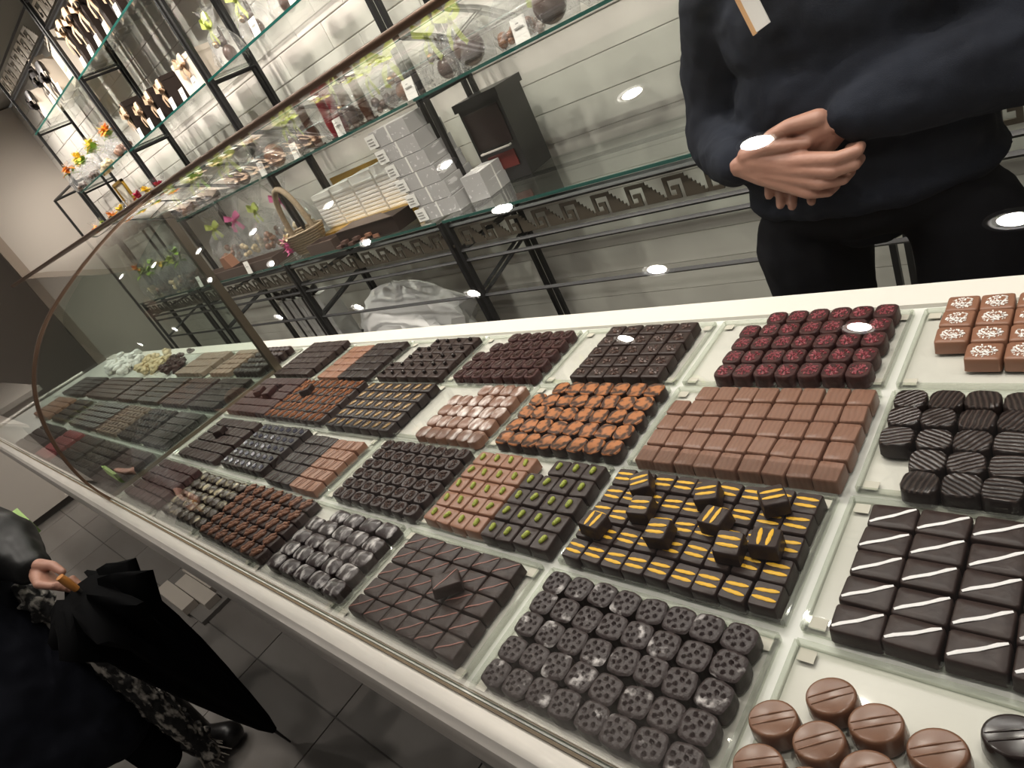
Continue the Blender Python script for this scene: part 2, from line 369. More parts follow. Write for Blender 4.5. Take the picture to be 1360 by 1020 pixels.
# ================================================================== DISPLAY CASE
PR = [(-0.196, 0.004), (-0.1985, 0.0175), (-0.2013, 0.0307), (-0.2042, 0.0439), (-0.2069, 0.0572), (-0.2093, 0.0708), (-0.211, 0.085), (-0.212, 0.1), (-0.2123, 0.1158), (-0.2122, 0.1324), (-0.2115, 0.1495), (-0.2103, 0.167), (-0.2086, 0.1847), (-0.2061, 0.2024), (-0.203, 0.22), (-0.1992, 0.2378), (-0.1946, 0.2561), (-0.1895, 0.2746), (-0.1837, 0.2931), (-0.1774, 0.3111), (-0.1705, 0.3285), (-0.163, 0.345), (-0.155, 0.3606), (-0.1464, 0.3755), (-0.1372, 0.3899), (-0.1275, 0.4037), (-0.1172, 0.4172), (-0.1064, 0.4302), (-0.095, 0.443), (-0.0833, 0.4554), (-0.0713, 0.4672), (-0.0588, 0.4787), (-0.0456, 0.4898), (-0.0316, 0.5006), (-0.0164, 0.5114), (0.0, 0.522), (0.0179, 0.5326), (0.0372, 0.543), (0.0576, 0.5533), (0.0788, 0.5633), (0.1007, 0.5731), (0.1228, 0.5827), (0.145, 0.592), (0.1676, 0.6011), (0.1908, 0.61), (0.2146, 0.6187), (0.2386, 0.6272), (0.2626, 0.6352), (0.2865, 0.6429), (0.31, 0.65), (0.3331, 0.6565), (0.3561, 0.6623), (0.3789, 0.6677), (0.4017, 0.6728), (0.4244, 0.6777), (0.4472, 0.6827), (0.47, 0.688)]
XL, XP, XR = -5.0, -1.985, 1.2
case = thing('display_counter', 'long white chocolate display counter with curved glass front and bronze top rail', 'display case', (0, 0, 0))
MB().bx(XL, XR, -.196, .612, -.03, -.001).obj('case_shelf', M['base'], case)
MB().bx(XL, XR, .612, .674, -.06, .006).obj('back_ledge', M['ledge'], case)
g = MB()   # rounded front rail
prof = [(-.197, -.001), (-.212, .001), (-.226, -.001), (-.235, -.008), (-.238, -.018), (-.238, -.055), (-.228, -.06), (-.197, -.06)]
g.rings([[(x, y, z) for y, z in prof] for x in (XL, XR)]); g.obj('front_rail', M['rail'], case, 28)
MB().bx(XL, XR, -.2015, -.1980, -.0005, .003).obj('seal_strip', M['seam'], case)
MB().bx(XL, XR, .05, .66, FZ, -.06).obj('body', M['body'], case)
MB().bx(-.47, XR, -.2, -.19, FZ, -.062).obj('front_panel', M['panel'], case)
def curved(x0, x1, name):
    g = MB(); n = len(PR); T = .003; inn = []
    for i in range(n):
        a = PR[max(i - 1, 0)]; b = PR[min(i + 1, n - 1)]; dx, dy = b[0] - a[0], b[1] - a[1]; l = math.hypot(dx, dy)
        inn.append((PR[i][0] + dy / l * T, PR[i][1] - dx / l * T))
    vs = [(x, y, z) for y, z in PR for x in (x0, x1)]
    fs = [(2 * i, 2 * i + 1, 2 * i + 3, 2 * i + 2) for i in range(n - 1)]
    g.add(vs, fs)
    return g.obj(name, M['glass'], case, 60)
curved(XP + .004, XR, 'curved_glass_panel'); curved(XL, XP - .004, 'curved_glass_panel')
g = MB(); g.tube([(x, .474, .692) for x in (XL, XR)], .0075, 8, 1.0); g.obj('top_rail', M['copper'], case, 50)
g = MB()   # curved bronze edge strip on the seam
rs = []
for i, (y, z) in enumerate(PR):
    a = PR[max(i - 1, 0)]; b = PR[min(i + 1, len(PR) - 1)]; dx, dy = b[0] - a[0], b[1] - a[1]; l = math.hypot(dx, dy); ny, nz = dy / l, -dx / l
    rs.append([(XP - .007, y - ny * .004, z - nz * .004), (XP + .007, y - ny * .004, z - nz * .004), (XP + .007, y + ny * .006, z + nz * .006), (XP - .007, y + ny * .006, z + nz * .006)])
g.rings(rs); g.obj('curved_edge_strip', M['copper'], case, 40)
g = MB(); poly = [(-.18, .003)] + [(y + .006, z - .006) for y, z in PR[3:-3]] + [(.452, .67), (.452, .003)]
g.prism([(p[0], p[1]) for p in poly], XP - .002, XP + .002, Matrix(((0, 0, 1, 0), (1, 0, 0, 0), (0, 1, 0, 0), (0, 0, 0, 1))))
g.obj('partition_pane', M['part'], case)
MB().bx(XP - .012, XP + .012, .452, .478, .002, .684).obj('partition_post', M['bronze'], case)
MB().bx(XP - .005, XP + .005, -.19, .452, .0, .012).obj('partition_foot', M['bronze'], case)
g = MB(); g.tube([(XL + .02, -.19, .01), (XL - .06, .1, .01), (XL - .02, .45, .01)], .012, 8); g.obj('end_trim', M['rail'], case, 50)

# ------------------------------------------------------------------ trays
PW, PD = .325, .2
tray_parts = None
def tray(cx, cy, label, w=.306, d=.184, group=None):
    global tray_parts
    t = thing('acrylic_tray', label, 'tray', (cx, cy, 0), random.uniform(-.006, .006), group)
    if tray_parts is None:
        a = MB().bx(-w / 2, w / 2, -d / 2, d / 2, .0006, .003).mesh('plate', M['acryl'])
        g = MB()
        for x in (-1, 1): g.bx(x * w / 2 - .0022, x * w / 2 + .0022, -d / 2, d / 2, .001, .009)
        for y in (-1, 1): g.bx(-w / 2, w / 2, y * d / 2 - .0022, y * d / 2 + .0022, .001, .009)
        b = g.mesh('rim', M['acryle'])
        c = MB().bx(-.008, .008, -.007, .007, .0030, .0036).mesh('corner_pad', M['pad'])
        tray_parts = (a, b, c)
    link('plate', tray_parts[0], t); link('rim', tray_parts[1], t)
    for sx in (-1, 1):
        for sy in (-1, 1):
            o = link('corner_pad', tray_parts[2], t); o.location = (sx * (w / 2 - .012), sy * (d / 2 - .011), 0)
    return t
# ------------------------------------------------------------------ chocolate bodies
def rrect(w, d, r, n=3, wob=0, seed=0):
    rd = random.Random(seed); pts = []
    for cx, cy, a0 in ((w / 2 - r, d / 2 - r, 0), (-w / 2 + r, d / 2 - r, 90), (-w / 2 + r, -d / 2 + r, 180), (w / 2 - r, -d / 2 + r, 270)):
        for k in range(n + 1):
            a = R(a0 + 90 * k / n); pts.append((cx + r * math.cos(a) + rd.uniform(-wob, wob), cy + r * math.sin(a) + rd.uniform(-wob, wob)))
    return pts
def body(w, d, h, m, shape='sq', seed=0, dome=0, skirt=.03):
    """skirted, soft-edged chocolate: sides, bevelled shoulder, slightly domed top"""
    rd = random.Random(seed)
    if shape == 'sq': r, n, wob = min(w, d) * .10, 2, .0004
    elif shape == 'soft': r, n, wob = min(w, d) * .33, 3, .0005
    elif shape == 'oval': r, n, wob = min(w, d) * .48, 4, .0004
    base = rrect(w, d, r, n, wob, seed); g = MB(); rs = []
    tilt = (rd.uniform(-.02, .02), rd.uniform(-.02, .02))
    for sc, z in ((1 + skirt, 0), (1 + skirt * .5, h * .12), (1, h * .5), (.985, h - .0022), (.95, h - .0008), (.90, h), (.5, h + dome * .75), (.12, h + dome)):
        rs.append([(x * sc, y * sc, z + ((x * tilt[0] + y * tilt[1]) if z > h * .6 else 0)) for x, y in base])
    g.rings(rs)
    if isinstance(m, (list, tuple)):   # (side, top)
        nb = len(base); g.m = [0] * len(g.f)
        for i in range(len(g.f)):
            if nb * 3 <= i < nb * 7 or i == len(g.f) - 1: g.m[i] = 1
    return g.mesh('chocolate', m, 38)
def dimpled(w, d, h, m, seed):
    rd = random.Random(seed); g = MB(); N = 24; a0 = rd.uniform(0, 40)
    dim = [(math.cos(R(a + a0)) * w * .30, math.sin(R(a + a0)) * d * .30) for a in range(0, 309, 51)] + [(w * .07, d * .09), (-w * .08, -d * .08)]
    def P(u, v):
        t = math.atan2(v, u); c, s_ = abs(math.cos(t)), abs(math.sin(t))
        k = max(c, s_) * (c ** 3.2 + s_ ** 3.2) ** (-1 / 3.2) * (1 + .02 * math.sin(8 * t + seed))
        return u * k * w / 2, v * k * d / 2
    vs = []
    for j in range(N + 1):
        for i in range(N + 1):
            u, v = -1 + 2 * i / N, -1 + 2 * j / N; x, y = P(u, v); z = h - .0022 * max(0, max(abs(u), abs(v)) - .86) / .14 + rd.uniform(-.0002, .0002)
            for a, b in dim:
                q = math.hypot(x - a, y - b) / (w * .066)
                if q < 1: z -= .0030 * (1 - q ** 3)
                elif q < 1.45: z += .0006
            vs.append((x, y, z))
    fs = [(j * (N + 1) + i, j * (N + 1) + i + 1, (j + 1) * (N + 1) + i + 1, (j + 1) * (N + 1) + i) for j in range(N) for i in range(N)]
    g.mi = 1; g.add(vs, fs); g.mi = 0
    edge = [(i, 0) for i in range(N)] + [(N, j) for j in range(N)] + [(N - i, N) for i in range(N)] + [(0, N - j) for j in range(N)]
    top = [vs[j * (N + 1) + i] for i, j in edge]
    g.rings([[(x * .99, y * .99, 0) for x, y, z in top], [(x * 1.02, y * 1.02, h * .5) for x, y, z in top], top], cap=False)
    return g.mesh('chocolate', m, 50)
# ------------------------------------------------------------------ toppings (mesh factories, top face at z=h)
def t_stripes(w, d, h, rd):
    g = MB()
    for s in (-.16, .16):
        y = s * d + rd.uniform(-.001, .001); q = rd.uniform(-.002, .002)
        n = 6; g.tube([(-w * .42 + w * .84 * k / n, y + q * (k / n - .5), h + .0004) for k in range(n + 1)], [.0010, .0021, .0025, .0022, .0026, .0021, .0009], 6, .35, (0, 1, 0))
    return g, M['yellow'], 'icing_stripes'
def t_diag(w, d, h, rd, m='white', r=.0014):
    g = MB(); a, b = (-w * .44, -d * .36 + rd.uniform(-.001, .001)), (w * .44, d * .40 + rd.uniform(-.001, .001))
    g.tube([(a[0] + (b[0] - a[0]) * k / 6, a[1] + (b[1] - a[1]) * k / 6 + .0006 * math.sin(k * 1.5), h + .0005) for k in range(7)], [r * .4, r * .6, r * .55, r * .6, r * .5, r * .6, r * .35], 6, 2.6, (0, 0, 1))
    return g, M[m], 'icing_line'
def t_pink(w, d, h, rd): g, m, n = t_diag(w, d, h, rd, 'pink', .0007); return g, m, n
def t_pist(w, d, h, rd):
    g = MB(); a = rd.uniform(1.0, 1.9)
    g.capsule((-.0035 * math.cos(a), -.0035 * math.sin(a), h + .0016), (.0045 * math.cos(a), .0045 * math.sin(a), h + .002), .0034, .0040, 8)
    return g, M['pist'], 'pistachio'
def t_crumbs(mn, name, n, spread, sz):
    def f(w, d, h, rd):
        g = MB()
        for _ in range(n):
            a = rd.uniform(0, 6.28); q = rd.random() ** .6 * spread; s = sz * rd.uniform(.6, 1.3)
            Mx = Euler((rd.uniform(-.5, .5), rd.uniform(-.5, .5), rd.uniform(0, 3))).to_matrix().to_4x4()
            g.box((q * math.cos(a) * w, q * math.sin(a) * d, h + s * .2), (s * 1.6, s, s * .7), M=Mx)
        return g, M[mn], name
    return f
def t_bead(w, d, h, rd):
    g = MB(); g.ball((rd.uniform(-.002, .002), rd.uniform(-.002, .002), h + .0042), .0056, 10, 6); return g, M['bead'], 'chocolate_pearl'
def t_zig(w, d, h, rd):
    g = MB(); z = h + .0004
    for q in range(3):
        pts = []
        for k in range(8):
            a = rd.uniform(0, 6.28) if q else k * 2.4; r_ = rd.uniform(.22, .42); pts.append((w * r_ * math.cos(a), d * r_ * math.sin(a), z + .0005 * q))
        g.tube(pts, .0007, 4, 1, (0, 0, 1))
    return g, M['drizzle'], 'piped_lines'
def t_pecan(w, d, h, rd):
    g = MB(); a = rd.uniform(-.3, .3) + 1.0
    for s in (-1, 1):
        ox, oy = -math.sin(a) * s * .0052, math.cos(a) * s * .0052
        pts = []
        for k in range(7):
            t = (k / 6 - .5) * .030
            pts.append((math.cos(a) * t + ox, math.sin(a) * t + oy, h + .002 + .0012 * math.sin(k * 2.2)))
        g.tube(pts, [.0018, .0046, .0052, .0044, .0052, .0042, .0016], 8, .9)
    g.tube([(math.cos(a) * t, math.sin(a) * t, h + .001) for t in (-.009, .009)], .0016, 5)
    return g, M['pecan'], 'pecan_half'
def t_orange(w, d, h, rd):
    g = MB(); pts = [(w * (-.16 + .32 * k / 6), d * (-.30 + .6 * k / 6) + .0015 * math.sin(math.pi * k / 6), h + .001) for k in range(7)]
    g.tube(pts, [.0014, .0044, .0056, .0060, .0056, .0044, .0014], 7, .4, (1, 0, 0)); return g, M['orange'], 'candied_orange_strip'
def t_almond(w, d, h, rd):
    g = MB()
    for _ in range(9):
        x, y, a = rd.uniform(-.26, .26) * w, rd.uniform(-.32, .32) * d, rd.uniform(.8, 1.6)
        g.tube([(x - .007 * math.cos(a), y - .007 * math.sin(a), h + .0005), (x, y, h + .0022), (x + .007 * math.cos(a), y + .007 * math.sin(a), h + .0008)], [.0008, .0026, .0009], 6, .5)
    return g, M['almond'], 'almond_slivers'
def t_lines(mn, k_, rr=.0011):
    def f(w, d, h, rd):
        g = MB()
        for i in range(k_):
            x = w * (-.28 + .56 * i / max(1, k_ - 1))
            g.tube([(x - .003, -d * .4, h + .0003), (x, 0, h + .0006), (x + .003, d * .4, h + .0003)], rr, 5, .8, (1, 0, 0))
        return g, M[mn], 'ridge_lines'
    return f
def t_squig(w, d, h, rd):
    g = MB(); g.tube([(w * (-.3 + .6 * k / 10), d * .25 * math.sin(k * 1.9), h + .0006) for k in range(11)], .0013, 5, .7, (0, 0, 1))
    return g, M['blue'], 'violet_piping'
# ------------------------------------------------------------------ tray filling
CP = {}
SIDE = dict(swirl='dark', frostm='caramel', frostd='darker', gold='darker', ridged='darker', lego='darker')
ORD = ['', 'first', 'second', 'third', 'fourth', 'fifth', 'sixth', 'seventh', 'eighth', 'ninth', 'tenth']
def protos(key, w, d, h, mname, shape, top, nvar=3, dome=0, lego=False):
    k = (key, round(w, 4), round(d, 4))
    if k in CP: return CP[k]
    out = []
    for v in range(nvar):
        sd = hash(key) % 97 if False else (sum(map(ord, key)) + v * 31)
        mm = (M[SIDE[mname]], M[mname]) if mname in SIDE else M[mname]
        b = dimpled(w, d, h, mm, sd) if lego else body(w, d, h, mm, shape, sd, dome)
        t = None
        if top:
            g, m, nm = top(w, d, h + dome * .9, random.Random(sd + 5)); t = (nm, g.mesh(nm, m, 50))
        out.append((b, t))
    CP[k] = out; return out
def piece(pr, x, y, z, rz, label, group, cat='chocolate', name='chocolate', rx=0, ry=0):
    b, t = random.choice(pr)
    o = link(name, b); o.location = (x, y, z); o.rotation_euler = (rx, ry, rz)
    tag(o, label, cat, group)
    if t: link(t[0], t[1], o)
    return o
NAMES = dict(lego='dimpled_chocolate', pinkl='pink_lined_chocolate', silver='silver_dusted_chocolate', pecan='pecan_chocolate', gold='gold_dusted_chocolate', farD='reddish_chocolate',
             whitel='white_lined_chocolate', yellow='yellow_striped_chocolate', pistm='milk_pistachio_chocolate', pistd='dark_pistachio_chocolate', rough='piped_chocolate', splitd='dark_ridged_chocolate',
             splitm='milk_ridged_chocolate', blue='violet_piped_chocolate', linedk='lined_chocolate_bar', comb='combed_chocolate', milk='milk_chocolate_square', swirl='marbled_chocolate', frost='frosted_milk_chocolate',
             orange='orange_peel_chocolate', almond='almond_sliver_chocolate', redl='reddish_lined_chocolate', sugar='sugared_milk_chocolate', rasp='raspberry_chocolate', nib='cocoa_nib_chocolate', roughA='rough_chocolate',
             bead='pearl_topped_chocolate', mixm='small_milk_chocolate', mixd='small_dark_chocolate', plain='plain_dark_chocolate')
def fill(key, desc, tray_desc, x0, x1, y0, y1, nx, ny, mname, shape='sq', top=None, h=.019, gap=.94, dome=0, lego=False, ords=True,
         rows=None, skip=(), jit=.0011, rot=.055, group=None, z0=.0042, c0=0, cn=None):
    """nx across, ny deep; rows[j] = (first, last) columns present, front row first"""
    dx = (x1 - x0) / nx; dy = (y1 - y0) / ny; pr = protos(key, dx * gap, dy * gap, h, mname, shape, top, 3, dome, lego)
    grp = group or (desc + ' pieces in ' + tray_desc)
    for j in range(ny):
        a, b = rows[j] if rows else (0, nx - 1)
        for i in range(a, b + 1):
            if (i, j) in skip: continue
            if ords:
                row = 'front row' if j == 0 else ('back row' if j == ny - 1 else ORD[j + 1] + ' row')
                n = i - a; last = b - a
                c = 'leftmost' if n == 0 else ('rightmost' if n == last else ORD[n + 1] + ' from left')
                lab = '%s, %s, %s' % (desc, row, c)
            else: lab = desc + ' in ' + tray_desc
            piece(pr, x0 + (i + .5) * dx + random.uniform(-jit, jit), y0 + (j + .5) * dy + random.uniform(-jit, jit), z0, random.uniform(-rot, rot), lab, grp, name=NAMES.get(key, desc.replace(' ', '_')))
    return pr
def cell(c): return -.1625 - PW * (c - 1) + 0.0
def T(c, r, label):
    tray(.1625 - PW * c + (.001 if c else 0), -.1 + PD * r, label)
# --- row D (nearest the customer glass)
T(0, 0, 'clear tray of oval milk and dark chocolates at the lower right corner')
T(1, 0, 'clear tray of dimpled dark chocolates next to the front rail')
T(2, 0, 'clear tray of dark squares with thin pink diagonal lines')
T(3, 0, 'clear tray of silver dusted dark ovals by the front rail')
T(4, 0, 'clear tray of dark chocolates topped with pecans')
T(5, 0, 'clear tray of gold dusted dark ovals beside the pecan chocolates')
T(6, 0, 'clear tray of plain deep dark slabs against the partition foot')
fill('lego', 'dimpled dark chocolate', 'the front tray', -.297, -.018, -.184, -.016, 8, 5, 'lego', lego=True, h=.021, gap=.985, rot=.12, jit=.0015, rows=[(0, 7), (0, 7), (0, 7), (0, 7), (0, 7)])
fill('pinkl', 'dark chocolate square with pink diagonal line', 'the front tray', -.602, -.352, -.178, -.020, 6, 5, 'dark', top=t_pink, h=.017, gap=.975, rot=.02)
pr = protos('pinkl', .0417 * .975, .0316 * .975, .017, 'dark', 'sq', t_pink)
piece(pr, -.436, -.094, .0275, .9, 'dark square tilted on top of the pink diagonal line squares', None, ry=.22)
fill('silver', 'silver dusted dark chocolate oval', 'the front tray', -.905, -.645, -.172, -.018, 5, 5, 'frostd', 'soft', h=.018, dome=.004, gap=.98, rot=.06, rows=[(0, 4), (0, 4), (0, 4), (0, 4), (1, 4)])
fill('pecan', 'dark chocolate topped with pecan', 'the tray', -1.255, -.94, -.172, -.016, 7, 5, 'dark', top=t_pecan, h=.016, gap=.95)
fill('gold', 'gold dusted dark oval', 'the tray beside the pecan chocolates', -1.552, -1.266, -.165, -.022, 7, 5, 'gold', 'oval', h=.016, dome=.004)
fill('farD', 'plain deep dark slab', 'the tray against the partition', -1.90, -1.60, -.165, -.02, 8, 5, 'purple', h=.017)
# round milk
def lozenge(rx, ry, h, m):
    g = MB(); n = 28; rs = []
    for s, z in ((1.03, 0), (1.05, .003), (1.02, h * .6), (1.0, h * .85), (.97, h * .95), (.92, h * .99), (.85, h), (.4, h + .0006), (.05, h + .0008)):
        rs.append([(rx * s * math.cos(2 * math.pi * k / n), ry * s * math.sin(2 * math.pi * k / n), z) for k in range(n)])
    g.rings(rs); me = g.mesh('chocolate', m, 60)
    g = MB()
    for o_ in (-.0032, .0032): g.tube([(-rx * .86, o_, h + .0002), (0, o_, h + .0012), (rx * .86, o_, h + .0002)], [.0006, .0010, .0006], 6, 1, (0, 1, 0))
    return [(me, ('raised_lines', g.mesh('raised_lines', m, 60)))]
rm = lozenge(.0215, .0175, .022, M['shiny']); rd_ = lozenge(.0215, .0175, .022, M['shinyd'])
RMW = [(.060, -.062, 'backmost oval milk chocolate with two raised lines'), (.022, -.100, 'oval milk chocolate leftmost in the lower right tray'), (.098, -.072, 'oval milk chocolate right of the backmost one'),
       (.062, -.104, 'oval milk chocolate below the backmost one'), (.142, -.076, 'rightmost oval milk chocolate, standing apart'), (.024, -.142, 'oval milk chocolate at bottom edge, left end'),
       (.102, -.113, 'oval milk chocolate at bottom edge, third from left'), (.064, -.145, 'oval milk chocolate at bottom edge, second from left')]
for x, y, l in RMW: piece(rm, x, y, 0.0042, .62 + random.uniform(-.08, .08), l, 'oval milk chocolates')
piece(rd_, .186, -.045, .0042, .5, 'upper glossy dark oval chocolate at lower right corner', 'oval dark chocolates')
piece(rd_, .196, -.087, .0042, .5, 'lower glossy dark oval chocolate at lower right corner', 'oval dark chocolates')
# --- row C
T(0, 1, 'clear tray of dark rectangles with white diagonal lines')
T(1, 1, 'clear tray of dark squares with double yellow stripes')
T(2, 1, 'clear tray of milk and dark squares topped with pistachios')
T(3, 1, 'clear tray of rough piped dark chocolates behind the silver ovals')
T(4, 1, 'clear tray of lined squares half dark half milk')
T(5, 1, 'clear tray of dark squares with violet piping')
T(6, 1, 'clear tray of lined dark bars with one bar on top')
fill('whitel', 'dark chocolate rectangle with white diagonal line', 'the tray', .036, .318, .004, .176, 6, 5, 'dark', top=t_diag, h=.018, gap=.965, rot=.04)
fill('yellow', 'dark chocolate square with yellow stripes', 'the tray', -.303, -.014, .006, .178, 9, 5, 'dark', top=t_stripes, h=.019, gap=.955)
pr = protos('yellow', .289 / 9 * .955, .172 / 5 * .955, .019, 'dark', 'sq', t_stripes)
for k, (x, y, a, l) in enumerate([(-.240, .140, .5, 'back left'), (-.218, .098, .1, 'left of centre, behind another'), (-.272, .058, 1.5, 'at the left edge'), (-.174, .066, .05, 'centre front'), (-.140, .138, .3, 'at the back, middle'),
                               (-.114, .100, 1.45, 'right of centre'), (-.083, .066, .1, 'right front'), (-.046, .080, 1.7, 'at the right'), (-.060, .144, .6, 'back right')]):
    piece(pr, x, y, .0262, a, 'yellow striped dark square lying on top of the others, ' + l, 'loose yellow striped squares on top', rx=random.uniform(-.08, .12), ry=random.uniform(-.1, .1))
fill('pistm', 'milk chocolate square with pistachio', 'the tray', -.612, -.468, .006, .178, 4, 5, 'caramel', top=t_pist, h=.019, gap=.945)
fill('pistd', 'dark chocolate square with pistachio', 'the tray', -.466, -.328, .004, .180, 4, 5, 'dark', top=t_pist, h=.019, gap=.945, rows=[(0, 3), (0, 3), (0, 3), (0, 3), (1, 3)])
fill('rough', 'rough piped dark chocolate', 'the tray', -.918, -.638, .004, .178, 8, 6, 'dark', 'soft', top=t_zig, h=.018)
fill('splitd', 'lined dark square', 'the half dark half milk tray', -1.232, -1.10, .0, .162, 3, 5, 'darker', top=t_lines('drizzle', 2), h=.018)
fill('splitm', 'lined milk square', 'the half dark half milk tray', -1.098, -.985, .0, .160, 3, 5, 'caramel', top=t_lines('milk', 2), h=.018)
fill('blue', 'dark chocolate square with violet piping', 'the tray', -1.53, -1.272, .012, .178, 7, 5, 'darker', top=t_squig, h=.019)
fill('linedk', 'lined dark bar', 'the tray next to the partition', -1.862, -1.575, .008, .182, 9, 5, 'dark', top=t_lines('drizzle', 2), h=.017)
pr = protos('linedk', .287 / 9 * .955, .174 / 5 * .955, .017, 'dark', 'sq', t_lines('drizzle', 2))
piece(pr, -1.725, .113, .024, .6, 'lined dark bar lying loose on top of its tray near the partition', None)
# --- row B
T(0, 2, 'clear tray of combed glossy dark squares at the right edge')
T(1, 2, 'clear tray of plain milk chocolate squares')
T(2, 2, 'clear tray of marbled orange and brown chocolates')
T(3, 2, 'clear tray of frosted milk chocolates')
T(4, 2, 'clear tray of dark squares with candied orange strips')
T(5, 2, 'clear tray of dark bars with orange brown almond slivers')
T(6, 2, 'clear tray of reddish lined dark bars by the partition')
fill('comb', 'combed glossy dark chocolate square', 'the tray', .018, .318, .194, .376, 8, 5, 'ridged', 'soft', h=.021, gap=.97, rot=.08, jit=.0016, rows=[(1, 7), (1, 7), (0, 7), (0, 7), (0, 7)])
fill('milk', 'plain milk chocolate square', 'the tray', -.292, -.004, .196, .378, 9, 5, 'milkr', h=.020, gap=.95, rows=[(0, 8), (0, 8), (0, 8), (0, 8), (1, 8)])
fill('swirl', 'marbled orange chocolate', 'the tray', -.606, -.328, .200, .386, 8, 5, 'swirl', 'soft', h=.019, gap=.985, rows=[(0, 7), (0, 7), (0, 7), (0, 7), (1, 7)], rot=.2)
fill('frost', 'frosted milk chocolate', 'the tray', -.846, -.645, .196, .374, 6, 5, 'frostm', 'soft', h=.018, dome=.002, gap=.975, rows=[(0, 5), (0, 5), (0, 5), (0, 5), (2, 5)])
fill('orange', 'dark chocolate square with candied orange', 'the tray', -1.225, -.945, .196, .374, 7, 5, 'darker', top=t_orange, h=.020)
fill('almond', 'dark bar with almond slivers', 'the tray beside the orange strips', -1.61, -1.27, .206, .384, 9, 5, 'dark', top=t_almond, h=.017)
fill('redl', 'reddish lined dark bar', 'the tray by the partition', -1.915, -1.625, .214, .394, 9, 5, 'purple', top=t_lines('cocoa', 3), h=.017, skip=((4, 3), (5, 3)))
pr = protos('redl', .29 / 9 * .955, .18 / 5 * .955, .017, 'purple', 'sq', t_lines('cocoa', 3))
piece(pr, -1.80, .305, .024, .5, 'left one of two bars lying on the reddish lined bars', None); piece(pr, -1.725, .300, .024, .3, 'right one of two bars lying on the reddish lined bars', None)
pr = protos('almond', .34 / 9 * .955, .178 / 5 * .955, .017, 'dark', 'sq', t_almond)
piece(pr, -1.495, .318, .027, .5, 'dark bar lying loose on top of the almond sliver bars', None)
# --- row A (by the clerk)
T(0, 3, 'clear tray of milk squares with white sugar at upper right')
T(1, 3, 'clear tray of dark squares with raspberry crumble')
T(2, 3, 'clear tray of dark squares sprinkled with cocoa nibs')
T(3, 3, 'clear tray of rough reddish dark chocolates by the back ledge')
T(4, 3, 'clear tray of dark squares each with one round pearl')
T(5, 3, 'clear tray of part milk part dark squares by the back ledge')
T(6, 3, 'clear tray of plain dark blocks at the back beside the partition')
fill('sugar', 'milk chocolate square with white sugar', 'the tray', .036, .245, .440, .600, 5, 4, 'caramel', top=t_crumbs('sugar', 'sugar_crystals', 80, .36, .0015), h=.019, rows=[(1, 4), (0, 4), (0, 4), (0, 4)])
fill('rasp', 'dark chocolate square with raspberry crumble', 'the tray', -.255, -.022, .400, .590, 7, 5, 'purple', 'soft', top=t_crumbs('rasp', 'raspberry_crumble', 70, .36, .0015), h=.021, gap=.965, rows=[(0, 6), (0, 6), (0, 6), (0, 6), (1, 6)])
fill('nib', 'dark chocolate square with cocoa nibs', 'the tray', -.558, -.354, .400, .578, 5, 5, 'dark', top=t_crumbs('cocoa', 'cocoa_nibs', 14, .3, .0028), h=.019)
fill('roughA', 'rough reddish dark chocolate', 'the tray', -.918, -.652, .396, .576, 8, 5, 'purple', 'soft', top=t_zig, h=.019, rows=[(0, 7), (0, 7), (0, 7), (1, 7), (2, 7)])
fill('bead', 'dark chocolate square with one pearl', 'the tray', -1.245, -.97, .398, .574, 6, 5, 'dark', top=t_bead, h=.018, rows=[(0, 5), (0, 5), (1, 5), (1, 5), (2, 5)])
fill('mixm', 'small plain milk square', 'the part milk tray at the back', -1.575, -1.455, .396, .566, 3, 5, 'caramel', h=.017)
fill('mixd', 'plain dark square', 'the part milk tray at the back', -1.450, -1.288, .396, .574, 4, 5, 'darker', h=.018)
fill('plain', 'plain dark block', 'the back tray beside the partition', -1.90, -1.66, .410, .604, 6, 6, 'dark', h=.019)
